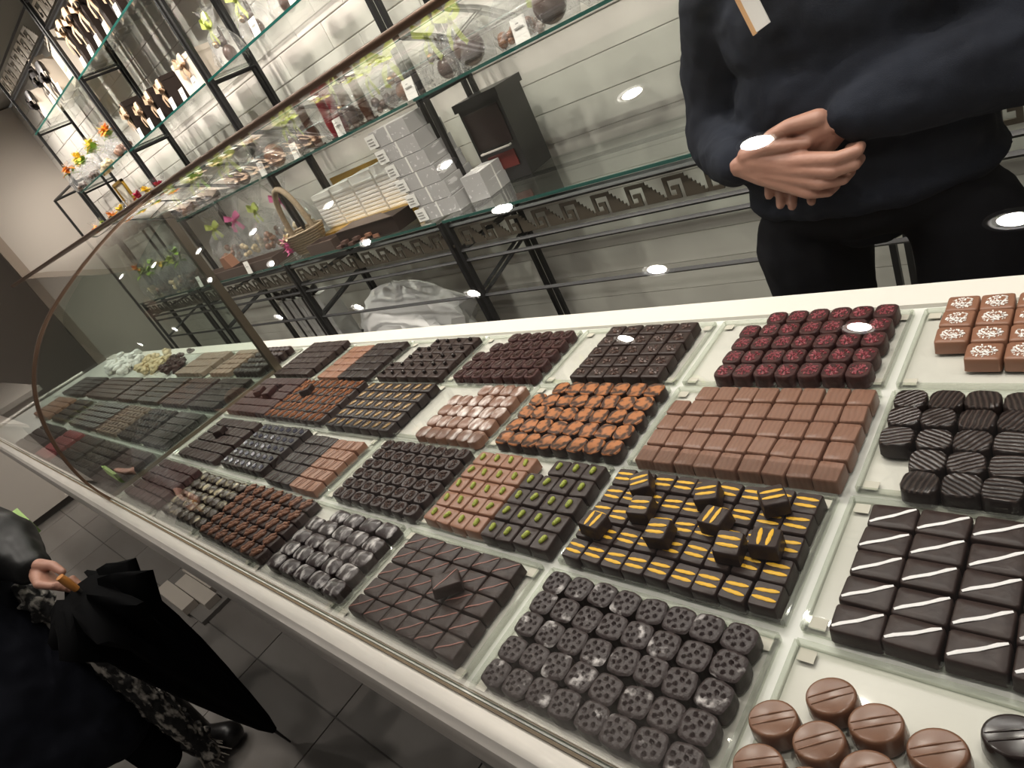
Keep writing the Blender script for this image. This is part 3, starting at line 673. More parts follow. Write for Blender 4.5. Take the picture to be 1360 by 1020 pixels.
# --- beyond the partition
FAR = [  # row, x0, x1, nx, ny, key, material, shape, top, desc
    (0, -2.27, -2.03, 7, 5, 'f1', 'purple', 'sq', None, 'dark reddish slab'), (0, -2.62, -2.32, 7, 5, 'f2', 'darker', 'soft', t_zig, 'knobbly black chocolate'),
    (0, -2.95, -2.66, 7, 4, 'f3', 'darker', 'sq', None, 'small plain black chocolate'), (0, -3.30, -3.02, 6, 4, 'f4', 'red', 'soft', None, 'dark red chocolate'),
    (0, -3.90, -3.40, 10, 4, 'f5', 'darker', 'soft', None, 'black rounded front row chocolate'),
    (1, -2.27, -2.03, 8, 5, 'f6', 'dark', 'sq', t_lines('drizzle', 2), 'lined greyish dark bar'), (1, -2.60, -2.31, 7, 5, 'f7', 'darker', 'soft', t_zig, 'rough black truffle'),
    (1, -2.94, -2.64, 6, 5, 'f8', 'taupe', 'soft', t_zig, 'pale dusted rough log'), (1, -3.50, -2.97, 9, 5, 'f9', 'darker', 'sq', t_diag, 'black square with white line'),
    (1, -3.95, -3.65, 6, 4, 'f10', 'darker', 'soft', None, 'black round chocolate'), (1, -4.5, -4.05, 8, 4, 'f11', 'caramel', 'soft', None, 'golden brown chocolate'),
    (2, -2.29, -2.03, 8, 5, 'f12', 'dark', 'sq', t_lines('drizzle', 3), 'close lined dark bar'), (2, -2.62, -2.33, 8, 5, 'f13', 'purple', 'sq', t_lines('cocoa', 2), 'lined reddish bar'),
    (2, -2.95, -2.66, 8, 5, 'f14', 'dark', 'sq', None, 'plain dark square'), (2, -3.3, -2.99, 7, 5, 'f15', 'dark', 'soft', None, 'rounded dark chocolate'),
    (2, -3.95, -3.35, 12, 5, 'f16', 'dark', 'soft', t_zig, 'piped dark chocolate'), (2, -4.6, -4.05, 9, 5, 'f17', 'darker', 'soft', None, 'rounded black chocolate'),
    (3, -2.27, -2.03, 7, 5, 'f18', 'dark', 'oval', None, 'round dark truffle'), (3, -2.53, -2.32, 5, 5, 'f19', 'taupe', 'soft', None, 'dusted pale brown truffle'),
    (3, -2.96, -2.62, 8, 3, 'f20', 'taupe', 'sq', None, 'flat pale taupe slab')]
names = ['front row', 'second row', 'third row', 'back row']
for r, x0, x1, nx, ny, key, mn, sh, tp, ds in FAR:
    y0 = -.2 + PD * r
    cx = (x0 + x1) / 2; ds = ds + (' far off' if 0 else '')
    tray(cx, y0 + .1, 'clear tray of %ss beyond the partition' % ds, w=.306)
    NAMES[key] = ds.replace(' ', '_')
    if x1 < -2.98:   # pieces of a few pixels: one heap per tray
        pr = protos(key, (x1 - x0) / nx * .95, .17 / ny * .95, .02, mn, sh, None); g = MB(); dx, dy = (x1 - x0) / nx, .17 / ny; src = pr[0][0]
        for i in range(nx):
            for j in range(ny):
                g.add([(v.co.x + x0 + (i + .5) * dx, v.co.y + y0 + .015 + (j + .5) * dy, v.co.z + .0042) for v in src.vertices], [tuple(p.vertices) for p in src.polygons])
        o = tag(g.obj(ds.replace(' ', '_') + '_rows', M[mn], None, 38), 'rows of %ss in their far tray beyond the partition' % ds, 'chocolates'); o['kind'] = 'stuff'
        continue
    fill(key, ds + ' beyond the partition', 'its tray', x0, x1, y0 + .015, y0 + .185, nx, ny, mn, sh, tp, h=.02 if sh != 'oval' else .024, dome=.006 if sh == 'oval' else 0, jit=.0015)
    NAMES[key] = ds.replace(' ', '_')
# irregular clusters far left at the back
def cluster(mn, name, label, cat, x0, x1, n, s, zmax, group):
    rd = random.Random(len(label)); ms = []
    for v in range(3):
        g = MB()
        for _ in range(5): g.ball((rd.uniform(-s, s) * .5, rd.uniform(-s, s) * .5, rd.uniform(.2, .8) * s), (s * rd.uniform(.3, .6), s * rd.uniform(.3, .6), s * .3), 7, 4)
        ms.append(g.mesh(name, M[mn], 60))
    for _ in range(n):
        o = link(name, rd.choice(ms)); q = rd.uniform(0, 1); o.location = (rd.uniform(x0, x1), .44 + .15 * rd.random(), .004 + rd.choice((0, 0, .5, 1)) * zmax)
        o.rotation_euler = (rd.uniform(-.4, .4), rd.uniform(-.4, .4), rd.uniform(0, 6)); tag(o, label, cat, group)
cluster('purple', 'chocolate_bark', 'dark crumbly chocolate cluster in the back row far left', 'chocolate', -3.30, -3.05, 30, .03, .02, 'dark chocolate clusters')
cluster('cream', 'nut_cluster', 'pale golden nut cluster heaped in the back row far left', 'nut cluster', -3.72, -3.38, 36, .036, .025, 'golden nut clusters')
cluster('sugar', 'white_nougat_cluster', 'whitish nougat cluster at the far left end of the back row', 'nougat', -4.35, -3.92, 34, .045, .025, 'white nougat clusters')

# ================================================================== SHELVING
def posts(t, x, y, z0, z1, gap=.018):
    for s in (-1, 1):
        MB().bx(x + s * gap - .008, x + s * gap + .008, y - .008, y + .008, z0, z1).obj('post', M['steel'], t)
def bar(t, a, b, r=.008, nm='rail'):
    a, b = Vector(a), Vector(b); d = b - a
    MB().tube([a, b], r * 1.25, 4).obj(nm, M['steel'], t)
def gshelf(t, x0, x1, y0, y1, z):
    o = MB().bx(x0, x1, y0 + .004, y1, z - .010, z).obj('glass_shelf', M['shelfg'], t)
    MB().bx(x0, x1, y0, y0 + .004, z - .010, z).obj('green_edge', M['edge'], o)
YF, YB = 1.40, 1.66
UX = [-5.68, -4.33, -2.98, -1.68, -.36, .95]
names_b = ['second from left', 'third from left', 'fourth from left', 'behind the clerk', 'right of the clerk']
def meander(t, x0, n, pitch, z0, h, y, th=.006, name='key_ornament'):
    c = h / 7.0
    T_ = Matrix(((1, 0, 0, 0), (0, 0, 1, 0), (0, 1, 0, 0), (0, 0, 0, 1)))
    g = MB()
    sp = [(0, 0), (4.6, 0), (4.6, 4), (2, 4), (2, 2.8), (3.4, 2.8), (3.4, 1.2), (1.2, 1.2), (1.2, 5.8), (6, 5.8), (6, 7), (0, 7)]
    g.prism([(a * c, b * c) for a, b in sp], 0, th, T_)
    stp = [(6.0, 0)]; 
    stp = [(6, 0), (13, 0), (13, 1), (12, 1), (12, 2), (11, 2), (11, 3), (10, 3), (10, 4), (9, 4), (9, 5), (8, 5), (8, 6), (7, 6), (7, 7), (6, 7)]
    g.prism([(a * c, b * c) for a, b in stp], 0, th, T_)
    me = g.mesh(name, M['meander'])
    for k in range(n):
        o = link(name, me, t); o.location = (x0 + k * pitch, y, z0)
LS = {0: 'shelf rack with cream boxes at the far left', 1: 'black steel rack with tall brown boxes', 2: 'black steel rack with chocolate figures above the rail', 3: 'black steel rack holding green bowed bags', 4: 'black steel rack behind the clerk'}
racks = []
for k in range(5):
    x0, x1 = UX[k] + .02, UX[k + 1] - .02
    t = thing('shelf_rack', LS[k], 'shelf rack', ((x0 + x1) / 2, YF, FZ)); racks.append(t); q = empty('_', (0, 0, 0)); bpy.data.objects.remove(q)
    ox = -(x0 + x1) / 2; oy = -YF; oz = -FZ
    def L(x, y, z): return (x + ox, y + oy, z + oz)
    for x in (x0, x1):
        for y in (YF, YB):
            a = L(x, y, .16); MB().bx(a[0] - .009, a[0] + .009, a[1] - .009, a[1] + .009, a[2], CZ - FZ - .02).obj('post', M['steel'], t)
    for z in (1.05, 1.5) if k != 0 else (1.06, 1.53):
        for x in (x0, x1): bar(t, L(x, YF, z - .02), L(x, YB, z - .02), .006, 'bracket')
        a = L(x0, YF - .02, z); b = L(x1, YB + .02, z); gshelf(t, a[0], b[0], a[1], b[1], a[2])
    z = .57
    if k:
        for x in (x0, x1): bar(t, L(x, YF, z - .02), L(x, YB, z - .02), .006, 'bracket')
        a = L(x0, YF - .06, z); b = L(x1, YB + .02, z); gshelf(t, a[0], b[0], a[1], b[1], a[2])
    for z in (1.78, 1.93): bar(t, L(x0, YF, z), L(x1, YF, z), .007)
    bar(t, L(x0, YB, 1.78), L(x1, YB, 1.78), .007)
    a = L(x0 + .05, YF, 1.80); meander(t, a[0], 8, .135, a[2], .10, a[1] - .002)
    if k == 0:
        for x in (x0, x1): bar(t, L(x, YF, .72), L(x, YB, .72), .006)
# base tables with the key ornament
BX = [-5.7, -4.38, -3.04, -1.70, -.30, 1.1]
BL = ['far left base table under the flower bags', 'base table with dark trays, second from left', 'base table under the gold box display', 'base table with bronze key frieze left of the clerk', 'base table hidden behind the clerk']
YT = 1.23
for k in range(5):
    x0, x1 = BX[k] + .02, BX[k + 1] - .02; cx = (x0 + x1) / 2
    t = thing('base_table', 'black steel ' + BL[k], 'table', (cx, YT, FZ))
    def L(x, y, z): return (x - cx, y - YT, z - FZ)
    for x in (x0, x1):
        for y in (YT, 1.62):
            a = L(x, y, 0); MB().bx(a[0] - .009, a[0] + .009, a[1] - .009, a[1] + .009, 0, .14 - FZ).obj('leg', M['steel'], t)
        bar(t, L(x, YT, -.19), L(x, 1.62, -.10), .007, 'brace')
        bar(t, L(x, YT, .11), L(x, 1.62, .11), .007); bar(t, L(x, YT, .01), L(x, 1.62, .01), .006)
    for z in (.118, .012, -.03, -.19): bar(t, L(x0, YT, z), L(x1, YT, z), .0065)
    for z in (.118, .012): bar(t, L(x0, 1.62, z), L(x1, 1.62, z), .0065)
    a = L(x0, YT - .02, .152); b = L(x1, 1.66, .152); gshelf(t, a[0], b[0], a[1], b[1], a[2])
    a = L(x0 + .04, YT, .032); meander(t, a[0], 10, .128, a[2], .068, a[1])

# ------------------------------------------------------------------ goods on the shelves
def bow(mb, c, s, wd=.014, fwd=(0, -1, 0)):
    """a tied bow in the xz plane facing -y: two loops, two tails, knot"""
    c = Vector(c)
    for sg in (-1, 1):
        pts = []; ww = []
        for k in range(9):
            a = 2 * math.pi * k / 8; e = .5 - .5 * math.cos(a)
            pts.append(c + Vector((sg * s * e * .9, -.005 - s * .22 * math.sin(a), s * .42 * e + s * .05 * math.sin(a)))); ww.append(wd * (.6 + .9 * e))
        mb.strip(pts, ww, (-sg * .35, .15, .9))
        mb.strip([c, c + Vector((sg * s * .35, -.012, -s * .45)), c + Vector((sg * s * .55, -.006, -s * 1.0))], [wd * .6, wd, wd * 1.2], (1, 0, sg * .4))
    mb.ball(c + Vector((0, -.006, 0)), (wd * .5, wd * .5, wd * .45), 6, 4)
TAGC = [0]
def price_tag(x, y, z, label, s=1.0, rz=0):
    t = tag(MB().box((0, 0, .0275 * s), (.048 * s, .0016, .055 * s), M=Matrix.Rotation(-.15, 4, 'X')).obj('price_card', M['tagm']), label, 'price card')
    t.location = (x, y, z); t.rotation_euler = (0, 0, rz)
    g = MB()
    for k, wd in enumerate((.010, .030, .026, .014)):
        g.box((0, -.0016 + .0016 * (k - 1.5), (.042 - .009 * k) * s), (wd * s, .0006, .0028 * s), M=Matrix.Rotation(-.15, 4, 'X'))
    g.obj('printed_lines', M['ink'], t); return t
def gift(x, y, z, w, d, h, cm, rm, label, bz=.78, bs=.07, band=True, group=None, rz=0):
    t = thing('gift_box', label, 'gift box', (x, y, z), rz, group)
    MB().bx(-w / 2, w / 2, -d / 2, d / 2, .001, h * .86).obj('carton', M[cm], t)
    MB().bx(-w / 2 - .002, w / 2 + .002, -d / 2 - .002, d / 2 + .002, h * .86, h).obj('lid', M[cm], t)
    g = MB(); g.bx(-.010, .010, -d / 2 - .004, -d / 2 - .0022, .002, h + .001); g.bx(-.010, .010, -d / 2 - .004, d / 2 + .004, h + .0004, h + .0016)
    g.obj('ribbon', M[rm], t)
    g = MB(); bow(g, (0, -d / 2 - .008, h * bz), bs, .032); g.obj('bow', M[rm], t, 60)
    return t
# tall brown boxes, top shelf
for k, x in enumerate((-4.20, -4.03, -3.85, -3.66, -3.47, -3.28, -3.10)):
    gift(x, YF + .09, 1.5, .14, .10, .26, 'brown', 'beige', 'tall dark brown box with beige bow, %s from the left on the top shelf' % ORD[k + 1].replace('first', 'first one'), .78, .095, group='tall brown boxes with beige bows', rz=-.15)
for k, x in enumerate((-4.14, -3.96, -3.80, -3.62, -3.40)):
    price_tag(x, YF + .0, 1.5, 'white price card before the tall brown boxes, %s from left' % ORD[k + 1], 1.1)
# cream boxes, far left
def cream(x, y, z, w, h, label, txt=False):
    t = thing('gift_box', label, 'gift box', (x, y, z), -.2, 'cream boxes with black bows')
    MB().bx(-w / 2, w / 2, -.05, .05, .001, h).obj('carton', M['creamc'], t)
    if not txt:
        g = MB(); g.bx(-.012, .012, -.0535, -.0515, .002, h); g.obj('ribbon', M['black'], t)
        g = MB(); bow(g, (0, -.058, h * .58), .14, .05); g.obj('bow', M['black'], t, 60)
    else:
        g = MB()
        for k in range(7): g.bx(-.07 + .022 * k, -.058 + .022 * k, -.0516, -.0504, h * .30, h * .30 + .02)
        g.obj('faint_lettering', mat('faint_grey_print', (.52, .46, .40), .6), t)
    return t
cream(-5.42, YF + .10, 1.53, .20, .20, 'leftmost cream box with black ribbon on the upper left shelf')
cream(-5.12, YF + .12, 1.53, .26, .30, 'tall cream box with black ribbon between two others, far left')
cream(-4.84, YF + .08, 1.53, .20, .22, 'cream box with drooping black bow, right of the tall one')
cream(-4.55, YF + .10, 1.53, .26, .27, 'plain cream box with faint lettering beside the steel post', True)
for k, x in enumerate((-5.25, -4.95, -4.72)): price_tag(x, YF, 1.53, 'white price card before the cream boxes, %s from left' % ORD[k + 1], 1.2)
# small brown boxes, middle shelf
for k, x in enumerate((-4.12, -3.92, -3.72, -3.52)):
    gift(x, YF + .08, 1.05, .12, .10, .17 + (.05 if k == 0 else 0), 'brown', 'beige', 'small dark brown box with beige bow, %s from left on the middle shelf' % ORD[k + 1], .66, .075, group='small brown boxes with beige bows', rz=-.2)
gift(-3.22, YF + .11, 1.05, .24, .12, .17, 'creamc', 'beige', 'cream box with beige bow at the right end of the middle shelf', .8, .06)
for k, x in enumerate((-4.05, -3.85, -3.66, -3.46, -3.30, -3.12)): price_tag(x, YF, 1.05, 'white price card before the small boxes, %s from left' % ORD[k + 1], 1.1)
# cellophane wrapped figures
def cello_bag(x, y, z, h, r, bowm, fig, label, group=None, kind='bunny', bs=.055, name='wrapped_figure'):
    t = thing(name, label, 'wrapped sweets', (x, y, z), random.uniform(-.4, .4), group)
    rd = random.Random(int(abs(x) * 1000) + int(z * 100)); g = MB(); n = 16; rs = []
    for f, q in ((0, .9), (.12, 1.05), (.35, 1.0), (.55, .72), (.68, .22), (.74, .12), (.82, .32), (1.0, .62)):
        rs.append([(r * q * (1 + rd.uniform(-.18, .18)) * math.cos(2 * math.pi * k / n), r * q * (1 + rd.uniform(-.18, .18)) * math.sin(2 * math.pi * k / n), h * f + (rd.uniform(-.05, .05) * h if f > .75 else 0) + .001) for k in range(n)])
    g.rings(rs, False); g.obj('cellophane', M['cello'], t)
    g = MB()
    if kind == 'bunny':
        g.ball((0, 0, h * .17), (r * .50, r * .42, h * .17), 12, 8); g.ball((0, -.005, h * .40), (r * .32, r * .30, h * .10), 10, 7)
        for s in (-1, 1): g.ball((s * r * .16, .01, h * .54), (r * .09, r * .07, h * .12), 8, 6)
        g.obj('rabbit', M[fig], t, 60)
        g = MB(); g.ball((-.01, -r * .45, h * .40), .016, 8, 6); g.obj('bell', M['bell'], t, 60)
    elif kind == 'egg':
        g.ball((0, 0, h * .26), (r * .62, r * .62, h * .25), 12, 8); g.obj('egg', M[fig], t, 60)
    else:
        for _ in range(16): g.ball((rd.uniform(-.6, .6) * r, rd.uniform(-.6, .6) * r, (.06 if h > .3 else h * .1) * rd.uniform(.6, 2.2)), min(r, .07) * rd.uniform(.18, .3), 7, 5)
        g.obj('small_sweets', M[fig], t, 60)
    if bowm:
        g = MB(); bow(g, (0, -r * .26, h * .70), bs * 1.15, .026); g.obj('bow', M[bowm], t, 60)
    return t
for k, (x, l) in enumerate([(-2.80, 'leftmost'), (-2.50, 'second'), (-2.22, 'third'), (-2.0, 'fourth')]):
    cello_bag(x, YF + .07, 1.05, .24, .075, 'lime', 'figure', 'chocolate rabbit in cellophane with lime bow, %s on the middle shelf' % l, 'wrapped rabbits', bs=.07)
price_tag(-2.40, YF - .005, 1.05, 'white price card between the wrapped rabbits', 1.2); price_tag(-2.08, YF - .005, 1.05, 'white price card right of the wrapped rabbits', 1.0)
def petals(mb, c, r, rd, n=9):
    for _ in range(n):
        a = rd.uniform(0, 6.28); e = rd.uniform(-.3, 1.2); d = Vector((math.cos(a) * math.cos(e), math.sin(a) * math.cos(e), math.sin(e)))
        q = Vector(c); side = d.cross(Vector((0, 0, 1))).normalized() if abs(d.z) < .99 else Vector((1, 0, 0))
        mb.strip([q, q + d * r * .5, q + d * r + Vector((0, 0, -r * .2))], [r * .2, r * .6, r * .12], side, .001)
def flower_bag(x, y, z, h, cols_, label, group):
    t = cello_bag(x, y, z, h, .085, None, random.choice(['figurem', 'cream', 'figure']), label, group, 'mix', name='flower_topped_bag')
    rd = random.Random(int(abs(x) * 777))
    for c in cols_:
        g = MB(); petals(g, (rd.uniform(-.03, .03), -.03, h * .72 + rd.uniform(-.01, .03)), .055, rd); g.obj('flower', M[c], t)
    g = MB(); petals(g, (0, -.02, h * .62), .07, rd, 4); g.obj('leaves', M['green'], t)
    return t
FC = [('orangef', 'orange'), ('yellowf', 'yellow'), ('yellowf', 'yellow'), ('green', 'green'), ('yellowf', 'yellow'), ('orangef', 'orange')]
for k in range(7):
    x = -5.58 + .185 * k; c = FC[k % 6]
    flower_bag(x, YF + .02 + .05 * (k % 2), 1.06, .21, (c[0], 'lime' if k % 2 else c[0]), 'cellophane sweet bag topped with %s flower, %s from left, left rack' % (c[1], ORD[k + 1]), 'flower topped bags on the left rack')
for k, (c, n_) in enumerate([('orangef', 'orange'), ('lime', 'lime'), ('orangef', 'orange'), ('yellowf', 'yellow'), ('redf', 'crimson'), ('yellowf', 'yellow'), ('redf', 'crimson')]):
    x = -6.0 + .27 * k if k < 4 else -4.72 + .20 * (k - 4)
    flower_bag(x, YF + .03, .57 if x > -4.3 else .62, .235, (c, c), 'bag with %s flower just above the glass rail, %s from left' % (n_, ORD[k + 1]), 'flower bags above the glass rail')
tag(MB().bx(-6.3, -4.36, YF - .05, YB, .60, .615).obj('glass_side_shelf', M['shelfg']), 'glass shelf under the flower bags left of the racks', 'shelf')
t = thing('side_stand', 'slim black steel stand reaching left of the flower bag rack', 'stand', (-6.45, 1.40, FZ))
for x in (0, .70):
    for y in (0, .22): MB().bx(x - .009, x + .009, y - .009, y + .009, 0, 2.05).obj('post', M['steel'], t)
for y in (0, .22): bar(t, (0, y, 2.045), (.70, y, 2.045), .008)
for x in (0, .70): bar(t, (x, 0, 2.045), (x, .22, 2.045), .008)
# picture frame behind
t = thing('picture_frame', 'gold edged frame standing under the left rack shelf', 'frame', (-5.55, 1.62, .79))
for a in ((-.12, -.10, 0, .22), (.10, .12, 0, .22), (-.12, .12, 0, .02), (-.12, .12, .20, .22)): MB().bx(a[0], a[1], -.01, .01, a[2], a[3]).obj('frame_bar', M['goldc'], t)
MB().bx(-.10, .10, 0, .005, .02, .20).obj('backing', M['creamc'], t)
tag(MB().bx(-5.66, -4.38, 1.45, 1.68, .775, .789).obj('steel_ledge', M['steel']), 'black ledge carrying the gold edged frame', 'ledge')
# goods on the long shelf seen over and through the glass rail
xs = [-4.18, -3.95, -3.72, -3.50, -3.28, -3.06, -2.86, -2.68, -2.50, -2.30, -2.12, -1.95, -1.76, -1.56, -1.38, -1.20, -1.02, -.84, -.62]
kinds = ['mix', 'egg', 'bunny', 'egg', 'bunny', 'bunny', 'egg', 'egg', 'egg', 'egg', 'bunny', 'mix', 'bunny', 'bunny', 'egg', 'mix', 'egg', 'mix', 'egg']
cb = ['lime', 'lime', 'green', 'lime', 'lime', 'lime', None, 'lime', 'lime', None, 'lime', 'lime', 'lime', 'lime', 'lime', None, 'lime', None, 'lime']
for k, x in enumerate(xs):
    cello_bag(x, YF + .02 + .05 * (k % 2), .57, .225, .085, cb[k], 'figure' if k % 3 else 'figurem', '%s wrapped chocolate %s on the lowest shelf behind the rail, %s' % ('lime bowed' if cb[k] else 'plain', {'mix': 'assortment', 'egg': 'egg', 'bunny': 'rabbit'}[kinds[k]],
              (ORD[k + 1] + ' from left') if k < 9 else (ORD[len(xs) - k] + ' from right') if len(xs) - k < 10 else 'middle one'), 'wrapped sweets on the lowest shelf', kinds[k], bs=.075)
def choc_egg(x, l):
    g = MB(); g.ball((0, 0, .045), (.022, .015, .045), 10, 7, Matrix.Rotation(.2, 4, 'Y')); o = g.obj('chocolate_egg_half', M['figure' if l % 2 else 'red'], None, 60); o.location = (x, YF - .025, .70)
for k, (x, y, l) in enumerate([(-2.68, 'brown'), (-2.46, 'brown'), (-2.30, 'reddish'), (-2.20, 'reddish'), (-2.10, 'brown'), (-1.98, 'brown')] and []): pass
for k, x in enumerate((-2.92, -2.56, -2.16, -1.66, -1.10)): price_tag(x, YF - .05, .57, 'white price card on the lowest shelf, %s from left' % ORD[k + 1], 1.25)
# tall figures whose tops rise over the rail
for k, x in enumerate((-2.40, -2.24, -2.17, -2.08, -1.98)):
    t = thing('chocolate_fish', 'dark pointed chocolate figure rising over the rail, %s from left' % ORD[k + 1], 'chocolate figure', (x, YF - .02, .57), 0, 'pointed chocolate figures over the rail')
    g = MB(); g.tube([(0, 0, 0), (0, 0, .06), (.004, 0, .14), (.008, 0, .19), (.012, 0, .225)], [.02, .026, .022, .026, .004], 10, .6); g.obj('figure_body', M['red' if k in (1, 2) else 'figure'], t, 60)
    MB().bx(-.025, .025, -.02, .02, 0, .006).obj('foot', M['brown'], t)
# --- base table tops
# large cellophane arrangement, dark trays
for k, x in enumerate((-4.14, -3.81, -3.48, -3.17)):
    cello_bag(x, 1.50, .153, .39, .125, 'pinkf' if k % 2 else 'lime', 'cream' if k % 2 else 'figurem', 'large clear cellophane hamper on the base table, %s from left' % ORD[k + 1], 'large cellophane hampers', 'mix', bs=.06, name='cellophane_hamper')
for k in range(6):
    x = -5.55 + .19 * k; flower_bag(x, 1.35, .153, .30, (('orangef', 'lime', 'green', 'yellowf', 'lime', 'green')[k],), 'flower topped bag behind the far left glass, %s from left' % ORD[k + 1], 'flower bags on the far left table')
def dtray(x0, x1, y0, y1, z, label):
    t = thing('display_tray', label, 'display tray', ((x0 + x1) / 2, (y0 + y1) / 2, z)); w, d = (x1 - x0) / 2, (y1 - y0) / 2
    MB().bx(-w, w, -d, d, 0, .02).obj('tray_floor', M['darktray'], t)
    g = MB(); g.bx(-w, w, -d, -d + .008, .02, .05); g.bx(-w, w, d - .008, d, .02, .05); g.obj('long_side', M['darktray'], t)
    g = MB(); g.bx(-w, -w + .008, -d + .008, d - .008, .02, .05); g.bx(w - .008, w, -d + .008, d - .008, .02, .05); g.obj('short_side', M['darktray'], t); return t
dtray(-4.3, -3.12, 1.22, 1.34, .153, 'long dark tray of chocolates before the cellophane hampers')
dtray(-2.72, -2.48, 1.215, 1.31, .153, 'dark tray of flat chocolate bars before the basket')
for k in range(4):
    o = tag(MB().bx(-.026, .026, -.034, .034, 0, .012).obj('chocolate_bar', M['cocoa'] if k % 2 else M['figure']), 'flat chocolate bar in the dark tray, %s from left' % ORD[k + 1], 'chocolate bar', 'flat bars in the dark tray')
    o.location = (-2.69 + .06 * k, 1.262, .174 + .002); o.rotation_euler = (0, 0, .1)
for k, x in enumerate((-4.2, -3.95, -3.42)): price_tag(x, 1.205, .153, 'white price card at the long dark tray, %s from left' % ORD[k + 1], 1.3)
tag(MB().prism([(-.06, 0), (.06, 0), (.03, .07), (-.03, .07)], -.03, .03, Matrix(((1, 0, 0, 0), (0, 0, 1, 0), (0, 1, 0, 0), (0, 0, 0, 1)))).obj('caramel_slab_pack', M['caramel']), 'orange brown packet in front of the cellophane hampers', 'packet').location = (-3.78, 1.28, .205)
# basket
t = thing('wicker_basket', 'wicker basket with a tall arched handle and small roses', 'basket', (-2.87, 1.33, .153)); t.scale = (1.0, 1.0, 1.0)
g = MB(); n = 24
for k in range(9):
    rr = .085 + .004 * k; g.tube([(rr * math.cos(2 * math.pi * q / n) * 1.25, rr * math.sin(2 * math.pi * q / n) * .8, .01 + .0125 * k) for q in range(n + 1)], .0068, 5)
g.obj('woven_body', M['wicker'], t, 60); MB().ball((0, 0, .01), (.10, .06, .008)).obj('basket_bottom', M['wicker'], t)
g = MB(); g.tube([(.105 * math.cos(math.pi * q / 14) * 1.1, 0, .10 + .235 * math.sin(math.pi * q / 14)) for q in range(15)], .015, 8); g.obj('handle', M['wicker'], t, 60)
g = MB(); rd = random.Random(3)
for p in ((-.07, -.085, .10), (-.04, -.09, .075), (-.09, -.08, .055), (-.05, -.09, .04)): petals(g, p, .034, rd, 9)
g.obj('pink_roses', M['pinkf'], t)
g = MB()
for p in ((-.02, -.088, .115), (-.10, -.075, .09)): petals(g, p, .03, rd, 8)
g.obj('cream_roses', M['cream'], t)
# gold display with white ribbed books
for k, (x, l) in enumerate([(-2.74, 'leftmost'), (-2.55, 'second'), (-2.36, 'third'), (-2.17, 'rightmost')]):
    t = thing('white_wrapped_box', 'white ribbed wrapped box standing in the gold display, ' + l, 'wrapped box', (x, 1.50, .20), 0, 'white ribbed boxes in the gold display')
    MB().bx(-.088, .088, -.05, .05, 0, .18 + .008 * k).obj('carton', M['wrapw'], t)
    for q in range(9): MB().bx(-.086, .086, -.0525, -.050, .018 * q + .006, .018 * q + .016).obj('rib', M['wrapw'], t)
t = thing('gold_display', 'gold foil display step carrying the white ribbed boxes', 'display stand', (-2.42, 1.46, .153))
MB().bx(-.38, .34, -.09, .12, 0, .046).obj('lower_step', M['goldc'], t)
for q in range(6): MB().box((-.30 + .12 * q, -.092, .023), (.10, .003, .036)).obj('foil_facet', M['goldc'], t)
MB().bx(-.36, .36, .115, .125, .046, .26).obj('gold_back', M['goldc'], t)
t = thing('dark_box', 'long dark brown lidded box with pointed label before the gold display', 'box', (-2.20, 1.29, .153), .0)
MB().bx(-.24, .22, -.055, .055, 0, .065).obj('carton', M['brown'], t)
MB().prism([(-.24, -.058), (.22, -.058), (.0, .058), (-.24, .058)], .0655, .069).obj('folded_lid', M['darktray'], t)
for k in range(7):
    o = tag(MB().bx(-.02, .02, -.012, .012, 0, .014).obj('tasting_piece', M['caramel'] if k > 3 else M['cocoa']), 'flat chocolate piece before the gold display, %s from left' % ORD[k + 1], 'chocolate', 'flat pieces before the gold display')
    o.location = (-2.42 + .045 * k, 1.21 + .005 * k, .154 + .0145 * (k % 2))
# grey patterned boxes stack
for k in range(6):
    z = .153 + .064 * k
    t = thing('grey_wrapped_box', 'grey patterned wrapped box, %s in the stack left of the machine' % ('bottom one' if k == 0 else 'top one' if k == 5 else ORD[k + 1] + ' from the bottom'), 'wrapped box', (-1.74 - .012 * k, 1.36, z), .12, 'stack of grey wrapped boxes')
    MB().bx(-.10, .10, -.09, .09, 0, .062).obj('carton', M['wrapg'], t)
    MB().bx(-.004, .004, -.0925, -.0905, .0, .062).obj('tape', M['tagm'], t)
    q = MB().bx(-.125, -.07, -.095, -.0935, .006, .056).obj('white_label', M['tagm'], t)
    g = MB()
    for a in range(3): g.bx(-.117, -.085, -.0962, -.0952, .018 + .011 * a, .021 + .011 * a)
    g.obj('printed_lines', M['ink'], q)
t = thing('grey_wrapped_box', 'grey patterned wrapped box standing alone right of its stack', 'wrapped box', (-1.575, 1.42, .153), .1, 'stack of grey wrapped boxes')
MB().bx(-.05, .05, -.08, .08, 0, .10).obj('carton', M['wrapg'], t); MB().bx(-.051, .051, -.004, .004, .0, .102).obj('tape', M['tagm'], t)
# black machine
t = thing('black_machine', 'tall black appliance with red panel behind the grey boxes', 'machine', (-1.53, 1.57, .153), .1)
MB().bx(-.10, .10, -.08, .08, .0, .30).obj('housing', M['machine'], t); MB().bx(-.11, .11, -.09, .085, .30, .33).obj('hood', M['machine'], t)
MB().bx(-.085, .085, -.085, -.081, .14, .28).obj('front_window', M['shinyd'], t); MB().bx(-.06, .07, -.086, -.081, .05, .11).obj('red_panel', M['redp'], t)
g = MB(); g.tube([(-.07, -.085, .13), (-.07, -.10, .13), (.07, -.10, .13), (.07, -.085, .13)], .004, 6); g.obj('handle', M['rail'], t)
